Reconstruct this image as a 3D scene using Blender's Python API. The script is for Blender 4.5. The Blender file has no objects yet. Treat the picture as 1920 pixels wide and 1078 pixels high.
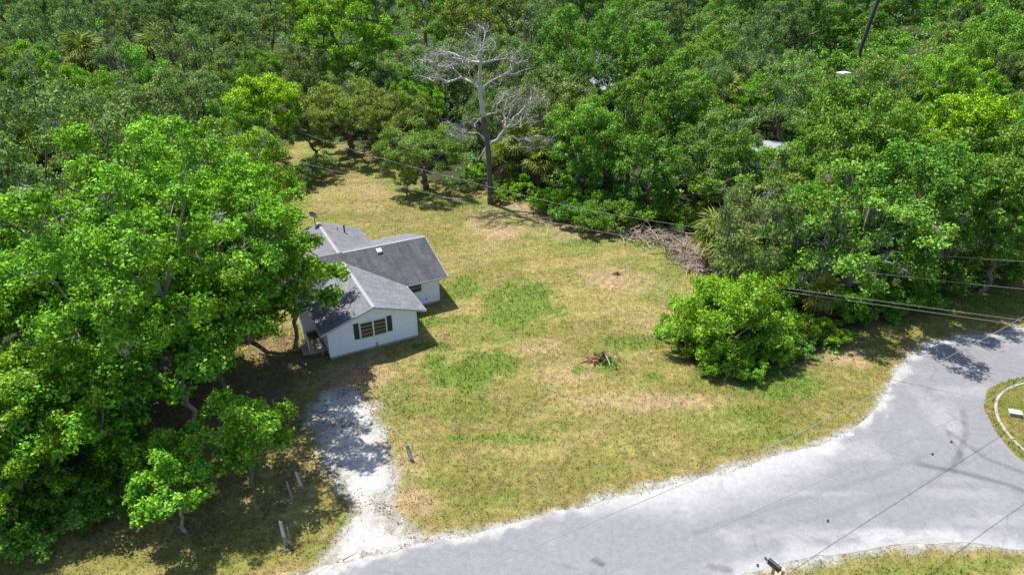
import bpy, math, random
import numpy as np

sc = bpy.context.scene
col = sc.collection
R = math.radians

# ------------------------------------------------------------------ camera, sky, sun, exposure
PITCH, CAM_H, FPX = R(28.0), 24.5, 1281.0          # drone camera; FPX is the focal length in pixels of a 1920 px wide frame
cam_d = bpy.data.cameras.new('camera'); cam = bpy.data.objects.new('camera', cam_d); col.objects.link(cam)
cam.location = (0, 0, CAM_H); cam.rotation_euler = (R(90) - PITCH, 0, 0)
cam_d.sensor_width = 36.0; cam_d.lens = 36.0 * FPX / 1920.0
cam_d.clip_start = 0.5; cam_d.clip_end = 6000
sc.camera = cam

SUN_EL, SUN_AZ = R(64.0), R(-47.0)                 # azimuth clockwise from +Y: the sun stands behind and left of the house
w = bpy.data.worlds.new('World'); sc.world = w; w.use_nodes = True
nt = w.node_tree; bg = nt.nodes['Background']
sky = nt.nodes.new('ShaderNodeTexSky'); sky.sky_type = 'NISHITA'; sky.sun_disc = False
sky.sun_elevation = SUN_EL; sky.sun_rotation = SUN_AZ; sky.air_density = 1.0; sky.dust_density = 1.0
nt.links.new(sky.outputs[0], bg.inputs[0]); bg.inputs[1].default_value = 0.122
sun_d = bpy.data.lights.new('sun', 'SUN'); sun_d.energy = 5.0; sun_d.angle = R(0.5); sun_d.color = (1.0, 0.96, 0.89)
sun = bpy.data.objects.new('sun', sun_d); col.objects.link(sun)
sun.rotation_euler = (R(90) - SUN_EL, 0, math.pi - SUN_AZ); sun.location = (-40, 60, 120)
sc.view_settings.view_transform = 'Standard'; sc.view_settings.look = 'None'
sc.view_settings.exposure = 0.6; sc.view_settings.gamma = 1.0; sc.view_settings.use_curve_mapping = False
sc.render.engine = 'CYCLES'
sc.cycles.max_bounces = 6; sc.cycles.diffuse_bounces = 2; sc.cycles.glossy_bounces = 2
sc.cycles.transmission_bounces = 4; sc.cycles.transparent_max_bounces = 4
sc.cycles.use_denoising = True

# ------------------------------------------------------------------ pixel -> place (a pixel gives a direction; the height z gives the distance)
_c, _s = math.cos(PITCH), math.sin(PITCH)
def at(x, y, z=0.0):
    a = (x - 960) / FPX; b = (539 - y) / FPX
    d = np.array([a, _c + b * _s, -_s + b * _c]); t = (z - CAM_H) / d[2]
    return np.array([0, 0, CAM_H]) + t * d
def proj(q):
    d = q[1] * _c - (q[2] - CAM_H) * _s; u = q[1] * _s + (q[2] - CAM_H) * _c
    return 960 + FPX * q[0] / d, 539 - FPX * u / d, d

# ------------------------------------------------------------------ object helpers
def tag(o, label=None, cat=None, group=None, kind=None):
    if label: o['label'] = label
    if cat: o['category'] = cat
    if group: o['group'] = group
    if kind: o['kind'] = kind
    return o
def link(name, data, parent=None, mat=None, loc=None):
    o = bpy.data.objects.new(name, data); col.objects.link(o)
    if parent: o.parent = parent
    if mat is not None and data is not None and not data.materials: data.materials.append(mat)
    if loc is not None: o.location = loc
    return o
def empty(name, loc=(0, 0, 0), rz=0.0, sc3=(1, 1, 1)):
    o = bpy.data.objects.new(name, None); col.objects.link(o)
    o.location = loc; o.rotation_euler = (0, 0, rz); o.scale = sc3; o.empty_display_size = 0.3
    return o
def np_mesh(name, V, F, colors=None, smooth=False):
    V = np.asarray(V, np.float32); F = np.asarray(F, np.int32); m, k = F.shape
    me = bpy.data.meshes.new(name)
    me.vertices.add(len(V)); me.vertices.foreach_set('co', V.ravel())
    me.loops.add(m * k); me.loops.foreach_set('vertex_index', F.ravel())
    me.polygons.add(m); me.polygons.foreach_set('loop_start', np.arange(0, m * k, k, dtype=np.int32))
    if smooth: me.polygons.foreach_set('use_smooth', np.ones(m, bool))
    me.update(calc_edges=True)
    if colors is not None:
        at_ = me.color_attributes.new('Col', 'FLOAT_COLOR', 'POINT')
        c4 = np.ones((len(V), 4), np.float32); c4[:, :3] = colors; at_.data.foreach_set('color', c4.ravel())
    return me
class MB:
    """collects boxes, prisms and tubes into one mesh"""
    def __init__(s): s.v = []; s.f = []
    def add(s, V, F):
        n = len(s.v); s.v += [tuple(map(float, p)) for p in V]; s.f += [tuple(i + n for i in f) for f in F]; return s
    def box(s, x0, x1, y0, y1, z0, z1):
        return s.add([(x0, y0, z0), (x1, y0, z0), (x1, y1, z0), (x0, y1, z0), (x0, y0, z1), (x1, y0, z1), (x1, y1, z1), (x0, y1, z1)],
                     [(3, 2, 1, 0), (4, 5, 6, 7), (0, 1, 5, 4), (1, 2, 6, 5), (2, 3, 7, 6), (3, 0, 4, 7)])
    def tube(s, pts, rad, n=8, cap=True):
        pts = [np.array(p, float) for p in pts]
        rad = list(rad) if hasattr(rad, '__len__') else [rad] * len(pts)
        V = []; F = []
        for i, p in enumerate(pts):
            d = pts[min(i + 1, len(pts) - 1)] - pts[max(i - 1, 0)]; d /= np.linalg.norm(d) + 1e-9
            a = np.cross(d, (0, 0, 1) if abs(d[2]) < .9 else (1, 0, 0)); a /= np.linalg.norm(a); b = np.cross(d, a)
            for k in range(n):
                t = 2 * math.pi * k / n; V.append(p + rad[i] * (a * math.cos(t) + b * math.sin(t)))
        for i in range(len(pts) - 1):
            for k in range(n):
                k2 = (k + 1) % n; F.append((i * n + k, i * n + k2, (i + 1) * n + k2, (i + 1) * n + k))
        if cap: F.append(tuple(range(n - 1, -1, -1))); F.append(tuple(range((len(pts) - 1) * n, len(pts) * n)))
        return s.add(V, F)
    def mesh(s, name):
        me = bpy.data.meshes.new(name); me.from_pydata(s.v, [], s.f); me.update(); return me
    def build(s, name, mat, parent=None, loc=None, smooth=False):
        me = s.mesh(name)
        if smooth: me.polygons.foreach_set('use_smooth', np.ones(len(me.polygons), bool))
        return link(name, me, parent, mat, loc)

# ------------------------------------------------------------------ numpy noise
def _hash(ix, iy, seed):
    n = (ix * 374761393 + iy * 668265263 + seed * 1442695041) & 0xffffffff
    n = ((n ^ (n >> 13)) * 1274126177) & 0xffffffff
    return ((n ^ (n >> 16)) & 0xffff) / 65535.0
def vnoise(x, y, seed=0):
    ix = np.floor(x).astype(np.int64); iy = np.floor(y).astype(np.int64); fx = x - ix; fy = y - iy
    fx = fx * fx * (3 - 2 * fx); fy = fy * fy * (3 - 2 * fy)
    a = _hash(ix, iy, seed); b = _hash(ix + 1, iy, seed); c = _hash(ix, iy + 1, seed); d = _hash(ix + 1, iy + 1, seed)
    return (a * (1 - fx) + b * fx) * (1 - fy) + (c * (1 - fx) + d * fx) * fy
def fbm(x, y, seed=0, oct=4):
    s = 0; a = .5; t = 0
    for i in range(oct): s = s + a * vnoise(x * 2 ** i, y * 2 ** i, seed + 17 * i); t += a; a *= .55
    return s / t
def smooth(a, b, x): t = np.clip((x - a) / (b - a), 0, 1); return t * t * (3 - 2 * t)
def in_poly(x, y, P):
    r = np.zeros(np.shape(x), bool); n = len(P)
    for i in range(n):
        x1, y1 = P[i]; x2, y2 = P[(i + 1) % n]
        if y1 == y2: continue
        c = ((y1 > y) != (y2 > y)) & (x < (x2 - x1) * (y - y1) / (y2 - y1) + x1); r ^= c
    return r
def poly_dist(x, y, P, closed=True):
    d = np.full(np.shape(x), 1e9); n = len(P)
    for i in range(n if closed else n - 1):
        a = P[i]; b = P[(i + 1) % n]; ax, ay = a; vx, vy = b[0] - ax, b[1] - ay
        t = np.clip(((x - ax) * vx + (y - ay) * vy) / (vx * vx + vy * vy + 1e-9), 0, 1)
        d = np.minimum(d, np.hypot(x - ax - t * vx, y - ay - t * vy))
    return d

# ------------------------------------------------------------------ materials
def mat(name):
    m = bpy.data.materials.new(name); m.use_nodes = True; t = m.node_tree; return m, t, t.nodes['Principled BSDF']
def N(t, ty, **kw):
    n = t.nodes.new(ty)
    for k, v in kw.items():
        if k in n.inputs: n.inputs[k].default_value = v
        else: setattr(n, k, v)
    return n
def mixc(t, blend, fac, a, b):
    n = t.nodes.new('ShaderNodeMix'); n.data_type = 'RGBA'; n.blend_type = blend
    for i, v in ((0, fac), (6, a), (7, b)):
        if isinstance(v, (int, float)): n.inputs[i].default_value = v
        elif isinstance(v, tuple): n.inputs[i].default_value = v + (1,) if len(v) == 3 else v
        else: t.links.new(v, n.inputs[i])
    return n.outputs[2]
def ramp(t, src, stops):
    r = t.nodes.new('ShaderNodeValToRGB'); e = r.color_ramp.elements
    while len(e) < len(stops): e.new(0.5)
    for i, (p, c) in enumerate(stops): e[i].position = p; e[i].color = (c, c, c, 1) if isinstance(c, (int, float)) else c + (1,)
    t.links.new(src, r.inputs[0]); return r.outputs[0]
def plain(name, rgb, rough=.8, var=.15, scale=6.0, bump=0.0, bscale=40.0, metallic=0.0):
    m, t, p = mat(name)
    tc = N(t, 'ShaderNodeTexCoord'); no = N(t, 'ShaderNodeTexNoise', Scale=scale, Detail=6.0, Roughness=.65)
    t.links.new(tc.outputs['Object'], no.inputs['Vector'])
    f = ramp(t, no.outputs['Fac'], [(.3, 1 - var), (.7, 1 + var * .6)])
    t.links.new(mixc(t, 'MULTIPLY', 1.0, rgb, f), p.inputs['Base Color'])
    p.inputs['Roughness'].default_value = rough; p.inputs['Metallic'].default_value = metallic
    if bump:
        n2 = N(t, 'ShaderNodeTexNoise', Scale=bscale, Detail=4.0); t.links.new(tc.outputs['Object'], n2.inputs['Vector'])
        b = N(t, 'ShaderNodeBump', Strength=bump, Distance=.02); t.links.new(n2.outputs['Fac'], b.inputs['Height']); t.links.new(b.outputs[0], p.inputs['Normal'])
    return m
def leaf_mat(name, rgb, trans, hue=.02, valvar=.35, islvar=.5, transfac=.19):
    """leaf: diffuse + light passing through; tint differs a little from tree to tree and from leaf to leaf"""
    m, t, p = mat(name)
    t.nodes.remove(p)
    out = t.nodes['Material Output']
    oi = N(t, 'ShaderNodeObjectInfo'); ge = N(t, 'ShaderNodeNewGeometry')
    def var(c):
        h = N(t, 'ShaderNodeHueSaturation'); h.inputs['Color'].default_value = c + (1,)
        mh = N(t, 'ShaderNodeMapRange'); mh.inputs['To Min'].default_value = .5 - hue; mh.inputs['To Max'].default_value = .5 + hue
        t.links.new(oi.outputs['Random'], mh.inputs['Value']); hj = N(t, 'ShaderNodeMath', operation='MULTIPLY_ADD'); hj.inputs[1].default_value = -.034; t.links.new(ge.outputs['Random Per Island'], hj.inputs[0]); t.links.new(mh.outputs[0], hj.inputs[2]); ha = N(t, 'ShaderNodeMath', operation='ADD'); ha.inputs[1].default_value = .014; t.links.new(hj.outputs[0], ha.inputs[0]); t.links.new(ha.outputs[0], h.inputs['Hue'])
        mv = N(t, 'ShaderNodeMapRange'); mv.inputs['To Min'].default_value = 1 - islvar; mv.inputs['To Max'].default_value = 1 + islvar
        t.links.new(ge.outputs['Random Per Island'], mv.inputs['Value'])
        mo = N(t, 'ShaderNodeMath', operation='MULTIPLY_ADD'); mo.inputs[1].default_value = valvar; mo.inputs[2].default_value = 1 - valvar / 2
        fr = N(t, 'ShaderNodeMath', operation='FRACT'); m7 = N(t, 'ShaderNodeMath', operation='MULTIPLY'); m7.inputs[1].default_value = 7.31
        t.links.new(oi.outputs['Random'], m7.inputs[0]); t.links.new(m7.outputs[0], fr.inputs[0]); t.links.new(fr.outputs[0], mo.inputs[0])
        mm = N(t, 'ShaderNodeMath', operation='MULTIPLY'); t.links.new(mv.outputs[0], mm.inputs[0]); t.links.new(mo.outputs[0], mm.inputs[1])
        tc = N(t, 'ShaderNodeTexCoord'); no = N(t, 'ShaderNodeTexNoise', Scale=.55, Detail=3.0, Roughness=.6); t.links.new(tc.outputs['Object'], no.inputs['Vector'])
        mn = N(t, 'ShaderNodeMapRange'); mn.inputs['From Min'].default_value = .3; mn.inputs['From Max'].default_value = .7; mn.inputs['To Min'].default_value = .62; mn.inputs['To Max'].default_value = 1.32; t.links.new(no.outputs['Fac'], mn.inputs['Value'])
        m3 = N(t, 'ShaderNodeMath', operation='MULTIPLY'); t.links.new(mm.outputs[0], m3.inputs[0]); t.links.new(mn.outputs[0], m3.inputs[1]); t.links.new(m3.outputs[0], h.inputs['Value'])
        ms = N(t, 'ShaderNodeMapRange'); ms.inputs['To Min'].default_value = 1.12; ms.inputs['To Max'].default_value = .86; t.links.new(no.outputs['Fac'], ms.inputs['Value']); t.links.new(ms.outputs[0], h.inputs['Saturation'])
        return h.outputs[0]
    d = N(t, 'ShaderNodeBsdfDiffuse'); tr = N(t, 'ShaderNodeBsdfTranslucent'); gl = N(t, 'ShaderNodeBsdfGlossy', Roughness=.6)
    gl.inputs['Color'].default_value = (.9, .95, .9, 1)
    t.links.new(var(rgb), d.inputs['Color']); t.links.new(var(trans), tr.inputs['Color'])
    a = N(t, 'ShaderNodeMixShader'); a.inputs[0].default_value = transfac
    t.links.new(d.outputs[0], a.inputs[1]); t.links.new(tr.outputs[0], a.inputs[2])
    b = N(t, 'ShaderNodeMixShader'); b.inputs[0].default_value = .012
    t.links.new(a.outputs[0], b.inputs[1]); t.links.new(gl.outputs[0], b.inputs[2]); t.links.new(b.outputs[0], out.inputs['Surface'])
    return m
def ground_mat(name, fine=1.0, rough=.95, bump=.5, contrast=.45):
    """colour of the place from the vertex colours, broken up by grain"""
    m, t, p = mat(name)
    a = N(t, 'ShaderNodeVertexColor'); a.layer_name = 'Col'
    tc = N(t, 'ShaderNodeTexCoord')
    n1 = N(t, 'ShaderNodeTexNoise', Scale=2.6 * fine, Detail=8.0, Roughness=.72); t.links.new(tc.outputs['Object'], n1.inputs['Vector'])
    n2 = N(t, 'ShaderNodeTexNoise', Scale=11.0 * fine, Detail=5.0, Roughness=.7); t.links.new(tc.outputs['Object'], n2.inputs['Vector'])
    f1 = ramp(t, n1.outputs['Fac'], [(.32, 1 - contrast), (.66, 1 + contrast * .55)])
    f2 = ramp(t, n2.outputs['Fac'], [(.3, 1 - contrast * .7), (.7, 1 + contrast * .5)])
    c = mixc(t, 'MULTIPLY', 1.0, a.outputs['Color'], f1); c = mixc(t, 'MULTIPLY', 1.0, c, f2)
    t.links.new(c, p.inputs['Base Color']); p.inputs['Roughness'].default_value = rough
    p.inputs['Specular IOR Level'].default_value = .2
    b = N(t, 'ShaderNodeBump', Strength=bump, Distance=.05); t.links.new(n2.outputs['Fac'], b.inputs['Height']); t.links.new(b.outputs[0], p.inputs['Normal'])
    return m
def asphalt_wear(m):
    """grit and hairline cracks over the road colour"""
    t = m.node_tree; p = t.nodes['Principled BSDF']; src = p.inputs['Base Color'].links[0].from_socket
    tc = N(t, 'ShaderNodeTexCoord'); g = N(t, 'ShaderNodeTexNoise', Scale=22.0, Detail=3.0, Roughness=.8); t.links.new(tc.outputs['Object'], g.inputs['Vector'])
    c = mixc(t, 'MULTIPLY', 1.0, src, ramp(t, g.outputs['Fac'], [(.32, .80), (.68, 1.12)]))
    w_ = N(t, 'ShaderNodeTexNoise', Scale=.9, Detail=5.0); t.links.new(tc.outputs['Object'], w_.inputs['Vector'])
    mx = mixc(t, 'MIX', .16, tc.outputs['Object'], w_.outputs['Color'])
    v = N(t, 'ShaderNodeTexVoronoi', feature='DISTANCE_TO_EDGE', Scale=.22); t.links.new(mx, v.inputs['Vector'])
    fade = ramp(t, w_.outputs['Fac'], [(.42, 0.0), (.62, 1.0)]); line = ramp(t, v.outputs['Distance'], [(.0, .78), (.012, 1.0)])
    t.links.new(mixc(t, 'MULTIPLY', fade, c, line), p.inputs['Base Color'])
def bark_mat(name, rgb, var=.4):
    m, t, p = mat(name)
    tc = N(t, 'ShaderNodeTexCoord'); mp = N(t, 'ShaderNodeMapping'); mp.inputs['Scale'].default_value = (5, 5, 1.2)
    t.links.new(tc.outputs['Object'], mp.inputs['Vector'])
    no = N(t, 'ShaderNodeTexNoise', Scale=1.6, Detail=7.0, Roughness=.7); t.links.new(mp.outputs[0], no.inputs['Vector'])
    f = ramp(t, no.outputs['Fac'], [(.3, 1 - var), (.7, 1 + var)])
    t.links.new(mixc(t, 'MULTIPLY', 1.0, rgb, f), p.inputs['Base Color']); p.inputs['Roughness'].default_value = .9
    b = N(t, 'ShaderNodeBump', Strength=.6, Distance=.04); t.links.new(no.outputs['Fac'], b.inputs['Height']); t.links.new(b.outputs[0], p.inputs['Normal'])
    return m
def col_mat(name, rough=.9, trans=0.0):
    m, t, p = mat(name); a = N(t, 'ShaderNodeVertexColor'); a.layer_name = 'Col'
    t.links.new(a.outputs['Color'], p.inputs['Base Color']); p.inputs['Roughness'].default_value = rough; p.inputs['Specular IOR Level'].default_value = .15
    return m
def roof_mat(name, rgb, streak):
    m, t, p = mat(name)
    uv = N(t, 'ShaderNodeUVMap')
    br = N(t, 'ShaderNodeTexBrick', Scale=1.0); br.inputs['Color1'].default_value = (.82, .82, .82, 1); br.inputs['Color2'].default_value = (1.06, 1.06, 1.06, 1)
    br.inputs['Mortar'].default_value = (.42, .42, .45, 1); br.inputs['Mortar Size'].default_value = .012; br.inputs['Brick Width'].default_value = .30; br.inputs['Row Height'].default_value = .145
    t.links.new(uv.outputs[0], br.inputs['Vector'])
    no = N(t, 'ShaderNodeTexNoise', Scale=1.1, Detail=8.0, Roughness=.7); t.links.new(uv.outputs[0], no.inputs['Vector'])
    mp = N(t, 'ShaderNodeMapping'); mp.inputs['Scale'].default_value = (3.2, .35, 1); t.links.new(uv.outputs[0], mp.inputs['Vector'])
    n2 = N(t, 'ShaderNodeTexNoise', Scale=1.0, Detail=5.0, Roughness=.6); t.links.new(mp.outputs[0], n2.inputs['Vector'])
    c = mixc(t, 'MULTIPLY', 1.0, rgb, br.outputs['Color'])
    c = mixc(t, 'MULTIPLY', 1.0, c, ramp(t, no.outputs['Fac'], [(.3, .72), (.72, 1.18)]))
    c = mixc(t, 'MULTIPLY', 1.0, c, ramp(t, n2.outputs['Fac'], [(.3, 1 - streak), (.7, 1.05)]))
    t.links.new(c, p.inputs['Base Color']); p.inputs['Roughness'].default_value = .9; p.inputs['Specular IOR Level'].default_value = .25
    b = N(t, 'ShaderNodeBump', Strength=.7, Distance=.012); t.links.new(br.outputs['Fac'], b.inputs['Height']); b.invert = True; t.links.new(b.outputs[0], p.inputs['Normal'])
    return m
MT = {}
MT['ground'] = ground_mat('ground_earth_and_turf')
MT['road'] = ground_mat('worn_pale_asphalt', fine=1.4, bump=.2, contrast=.17, rough=.85)
asphalt_wear(MT['road'])
MT['sand'] = ground_mat('crushed_shell_sand', fine=2.0, bump=.4, contrast=.28)
MT['blade'] = col_mat('grass_blades')
MT['white'] = plain('white_painted_siding', (.80, .84, .90), .6, .07, 2.5)
MT['trim'] = plain('white_trim', (.80, .81, .82), .55, .06, 4)
MT['fascia'] = plain('weathered_fascia', (.44, .45, .47), .7, .15, 5)
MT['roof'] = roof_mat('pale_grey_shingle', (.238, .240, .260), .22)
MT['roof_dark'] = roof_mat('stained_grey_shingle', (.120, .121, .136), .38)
MT['cap'] = plain('ridge_cap_shingle', (.33, .33, .35), .85, .2, 8, .3)
MT['glass'] = plain('dim_window_glass', (.035, .035, .030), .12, .3, 3)
MT['louver'] = plain('tan_jalousie_bar', (.36, .32, .24), .5, .1)
MT['shutter'] = plain('black_shutter', (.018, .020, .03), .5, .2)
MT['shutter_slat'] = plain('dark_shutter_slat', (.07, .075, .095), .5, .2)
MT['concrete'] = plain('old_concrete', (.36, .34, .29), .9, .2, 5, .3)
MT['dark'] = plain('dark_metal', (.03, .03, .035), .5, .2)
MT['brown_dark'] = plain('dark_brown_metal', (.05, .038, .038), .5, .2)
MT['black_gloss'] = plain('black_enamel', (.012, .011, .016), .3, .2)
MT['wood'] = bark_mat('weathered_wood', (.30, .28, .25), .35)
MT['wood_white'] = plain('flaking_white_paint', (.58, .60, .64), .7, .6, 14)
MT['wood_yellow'] = plain('raw_pine_post', (.50, .36, .14), .8, .2)
MT['stick'] = bark_mat('dry_grey_stick', (.34, .275, .22), .35)
MT['rootwood'] = bark_mat('reddish_stump_wood', (.26, .13, .06), .4)
MT['wire'] = plain('bare_cable', (.30, .30, .30), .5, .05)
MT['bark'] = bark_mat('grey_brown_bark', (.15, .13, .11))
MT['bark_pale'] = bark_mat('pale_sycamore_bark', (.27, .25, .22))
MT['bark_dark'] = bark_mat('dark_wet_bark', (.065, .058, .055))
MT['bark_dead'] = bark_mat('silver_dead_wood', (.44, .42, .41))
MT['bark_trunk_dead'] = bark_mat('charcoal_dead_bark', (.10, .092, .092), .5)
MT['palm_trunk'] = bark_mat('palm_boots', (.20, .16, .12))
MT['leaf_bright'] = leaf_mat('bright_green_leaf', (.185, .400, .024), (.29, .62, .015), .012, .2)
MT['leaf_mid'] = leaf_mat('mid_green_leaf', (.148, .330, .036), (.23, .50, .025), .014, .42)
MT['leaf_oak'] = leaf_mat('grey_green_oak_leaf', (.195, .305, .090), (.25, .42, .06), .018, .38, .5, .22)
MT['leaf_lime'] = leaf_mat('lime_green_leaf', (.28, .52, .018), (.38, .70, .01), .006, .1)
MT['leaf_dark'] = leaf_mat('dark_cedar_leaf', (.06, .115, .03), (.07, .14, .02), .01, .2)
MT['leaf_olive'] = leaf_mat('olive_leaf', (.205, .310, .050), (.26, .42, .03), .015, .2)
MT['leaf_palm'] = leaf_mat('palm_frond', (.20, .27, .045), (.25, .36, .03), .015, .2)
MT['leaf_palm_y'] = leaf_mat('yellowing_palm_frond', (.33, .33, .05), (.36, .36, .03), .015, .2)
MT['leaf_dead'] = leaf_mat('dead_frond', (.20, .135, .085), (.12, .08, .04), .01, .2, .5, .2)
MT['moss'] = leaf_mat('grey_tree_moss', (.17, .185, .13), (.1, .11, .07), .01, .2, .4, .25)
MT['twig'] = leaf_mat('silver_twigs', (.38, .365, .33), (.1, .1, .1), .0, .1, .35, .1)
MT['white_box'] = plain('white_plastic', (.82, .82, .82), .5, .03)
MT['pale_roof'] = plain('pale_metal_roof', (.34, .36, .39), .4, .12)
MT['tan_wall'] = plain('tan_brown_wall', (.20, .14, .10), .8, .15)

# ------------------------------------------------------------------ ground layout (outlines traced as directions, dropped onto the ground plane)
def g2(pts): return [tuple(at(x, y)[:2]) for x, y in pts]
road_top = g2([(600, 1078), (650, 1058), (720, 1036), (790, 1017), (880, 1001), (980, 978), (1080, 953), (1180, 926), (1280, 904), (1380, 880), (1460, 856),
               (1540, 834), (1600, 808), (1637, 775), (1658, 740), (1680, 700), (1710, 663), (1750, 642), (1800, 633), (1860, 626), (1920, 613)])
road_top = [(-30, 13.4), (-18, 17.2)] + road_top + [(40, 39.5), (46, 34), (52, 30)]
road_bot = [(-30, 6.8), (-18, 10.8), (-8, 13.9), (2, 17.0)] + g2([(1380, 1078), (1450, 1058), (1560, 1039), (1680, 1022), (1780, 1017), (1860, 1021), (1920, 1031)]) + [(28, 20.2), (34, 18.8), (42, 20), (52, 24)]
def resample(P, n):
    P = np.array(P); d = np.r_[0, np.cumsum(np.hypot(*np.diff(P, axis=0).T))]
    s = np.linspace(0, d[-1], n)
    Q = np.c_[np.interp(s, d, P[:, 0]), np.interp(s, d, P[:, 1])]
    for _ in range(max(1, n // 130)):
        Q[1:-1] = (Q[:-2] + 2 * Q[1:-1] + Q[2:]) / 4
    return Q
drive_poly = g2([(606, 738), (662, 733), (690, 765), (708, 810), (722, 850), (730, 890), (716, 930), (712, 955), (740, 985), (770, 1012), (700, 1045), (640, 1064), (596, 1078),
                 (612, 1040), (652, 1000), (668, 962), (655, 925), (640, 890), (612, 850), (590, 800), (585, 765)])
clearing = g2([(-400, 1150), (-120, 1010), (60, 975), (150, 930), (230, 850), (330, 750), (430, 670), (490, 560), (505, 420), (520, 330), (560, 262), (650, 275), (720, 300), (790, 345), (920, 366),
               (1010, 398), (1080, 430), (1200, 430), (1330, 470), (1320, 520), (1250, 640), (1300, 690), (1420, 730), (1560, 668), (1660, 612), (1780, 560), (1850, 535), (1960, 530), (2200, 545)]) + [(60, 30), (60, -10), (-60, -10)]
ISL = (32.2, 28.54, 5.3)
def blob(x, y, px, py, rx, ry, seed=3):
    c = at(px, py); e = at(px + rx, py); f = at(px, py - ry)
    a = np.hypot(*(e - c)[:2]); b = np.hypot(*(f - c)[:2])
    dx = (x - c[0]) / a; dy = (y - c[1]) / b
    r = np.hypot(dx, dy) + (fbm(x * .55, y * .55, seed) - .5) * 1.5 + (fbm(x * 2.2, y * 2.2, seed + 5) - .5) * .7
    return 1 - smooth(.55, 1.15, r)
GREEN = [(990, 572, 85, 42, 1), (880, 690, 95, 42, 1.1), (860, 540, 45, 26, .8), (815, 605, 60, 18, .8), (1180, 640, 70, 18, .7), (1060, 470, 60, 14, .4), (930, 620, 100, 30, .5),
         (1430, 715, 120, 34, 1.1), (1410, 790, 130, 36, .45), (1490, 825, 42, 12, 1), (930, 822, 90, 10, .8), (1060, 800, 60, 8, .4), (1860, 560, 90, 24, .9), (860, 770, 120, 22, .35),
         (800, 650, 60, 12, .8), (1140, 685, 22, 12, .9), (1082, 695, 10, 7, 1), (1230, 706, 22, 10, .8), (1090, 455, 45, 8, .6), (660, 975, 24, 12, .9), (1180, 490, 40, 10, .5),
         (740, 740, 60, 20, .4), (820, 900, 70, 16, .35), (1230, 590, 40, 14, .3), (1700, 1060, 180, 18, .7), (1850, 1050, 80, 12, .8), (1130, 945, 26, 6, .8), (930, 940, 160, 14, .3), (1290, 480, 40, 14, .9)]
BARE = [(1000, 412, 130, 30, 1.4), (1080, 440, 80, 14, 1.1), (1170, 520, 80, 26, .7), (1200, 752, 130, 14, .7), (1575, 662, 60, 20, 1), (640, 705, 55, 36, .8), (1040, 705, 80, 16, .5), (1110, 440, 60, 12, .8), (760, 900, 30, 60, .5),
        (690, 355, 80, 20, .4), (1000, 650, 60, 14, .4), (780, 940, 40, 30, .6), (1115, 678, 34, 12, .8), (1240, 600, 60, 20, .4), (1660, 1056, 90, 12, .5), (700, 720, 30, 60, .5)]
LIT = [(540, 660, 80, 50, 1), (420, 800, 100, 50, .9), (330, 850, 90, 50, .8), (480, 740, 90, 50, .9), (720, 265, 80, 40, .9), (560, 900, 50, 30, .7), (620, 800, 40, 40, .4), (350, 740, 90, 50, .9), (270, 880, 70, 30, .7)]
DRY = np.array((.290, .236, .086)); OLIVE = np.array((.185, .175, .044)); GREENC = np.array((.110, .185, .022)); BAREC = np.array((.38, .272, .15))
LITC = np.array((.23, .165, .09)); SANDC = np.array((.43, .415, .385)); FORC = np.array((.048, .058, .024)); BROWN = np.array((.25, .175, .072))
road_edge_line = [tuple(p) for p in resample(road_top, 160)] ; road_bot_line = [tuple(p) for p in resample(road_bot, 160)]
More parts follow.
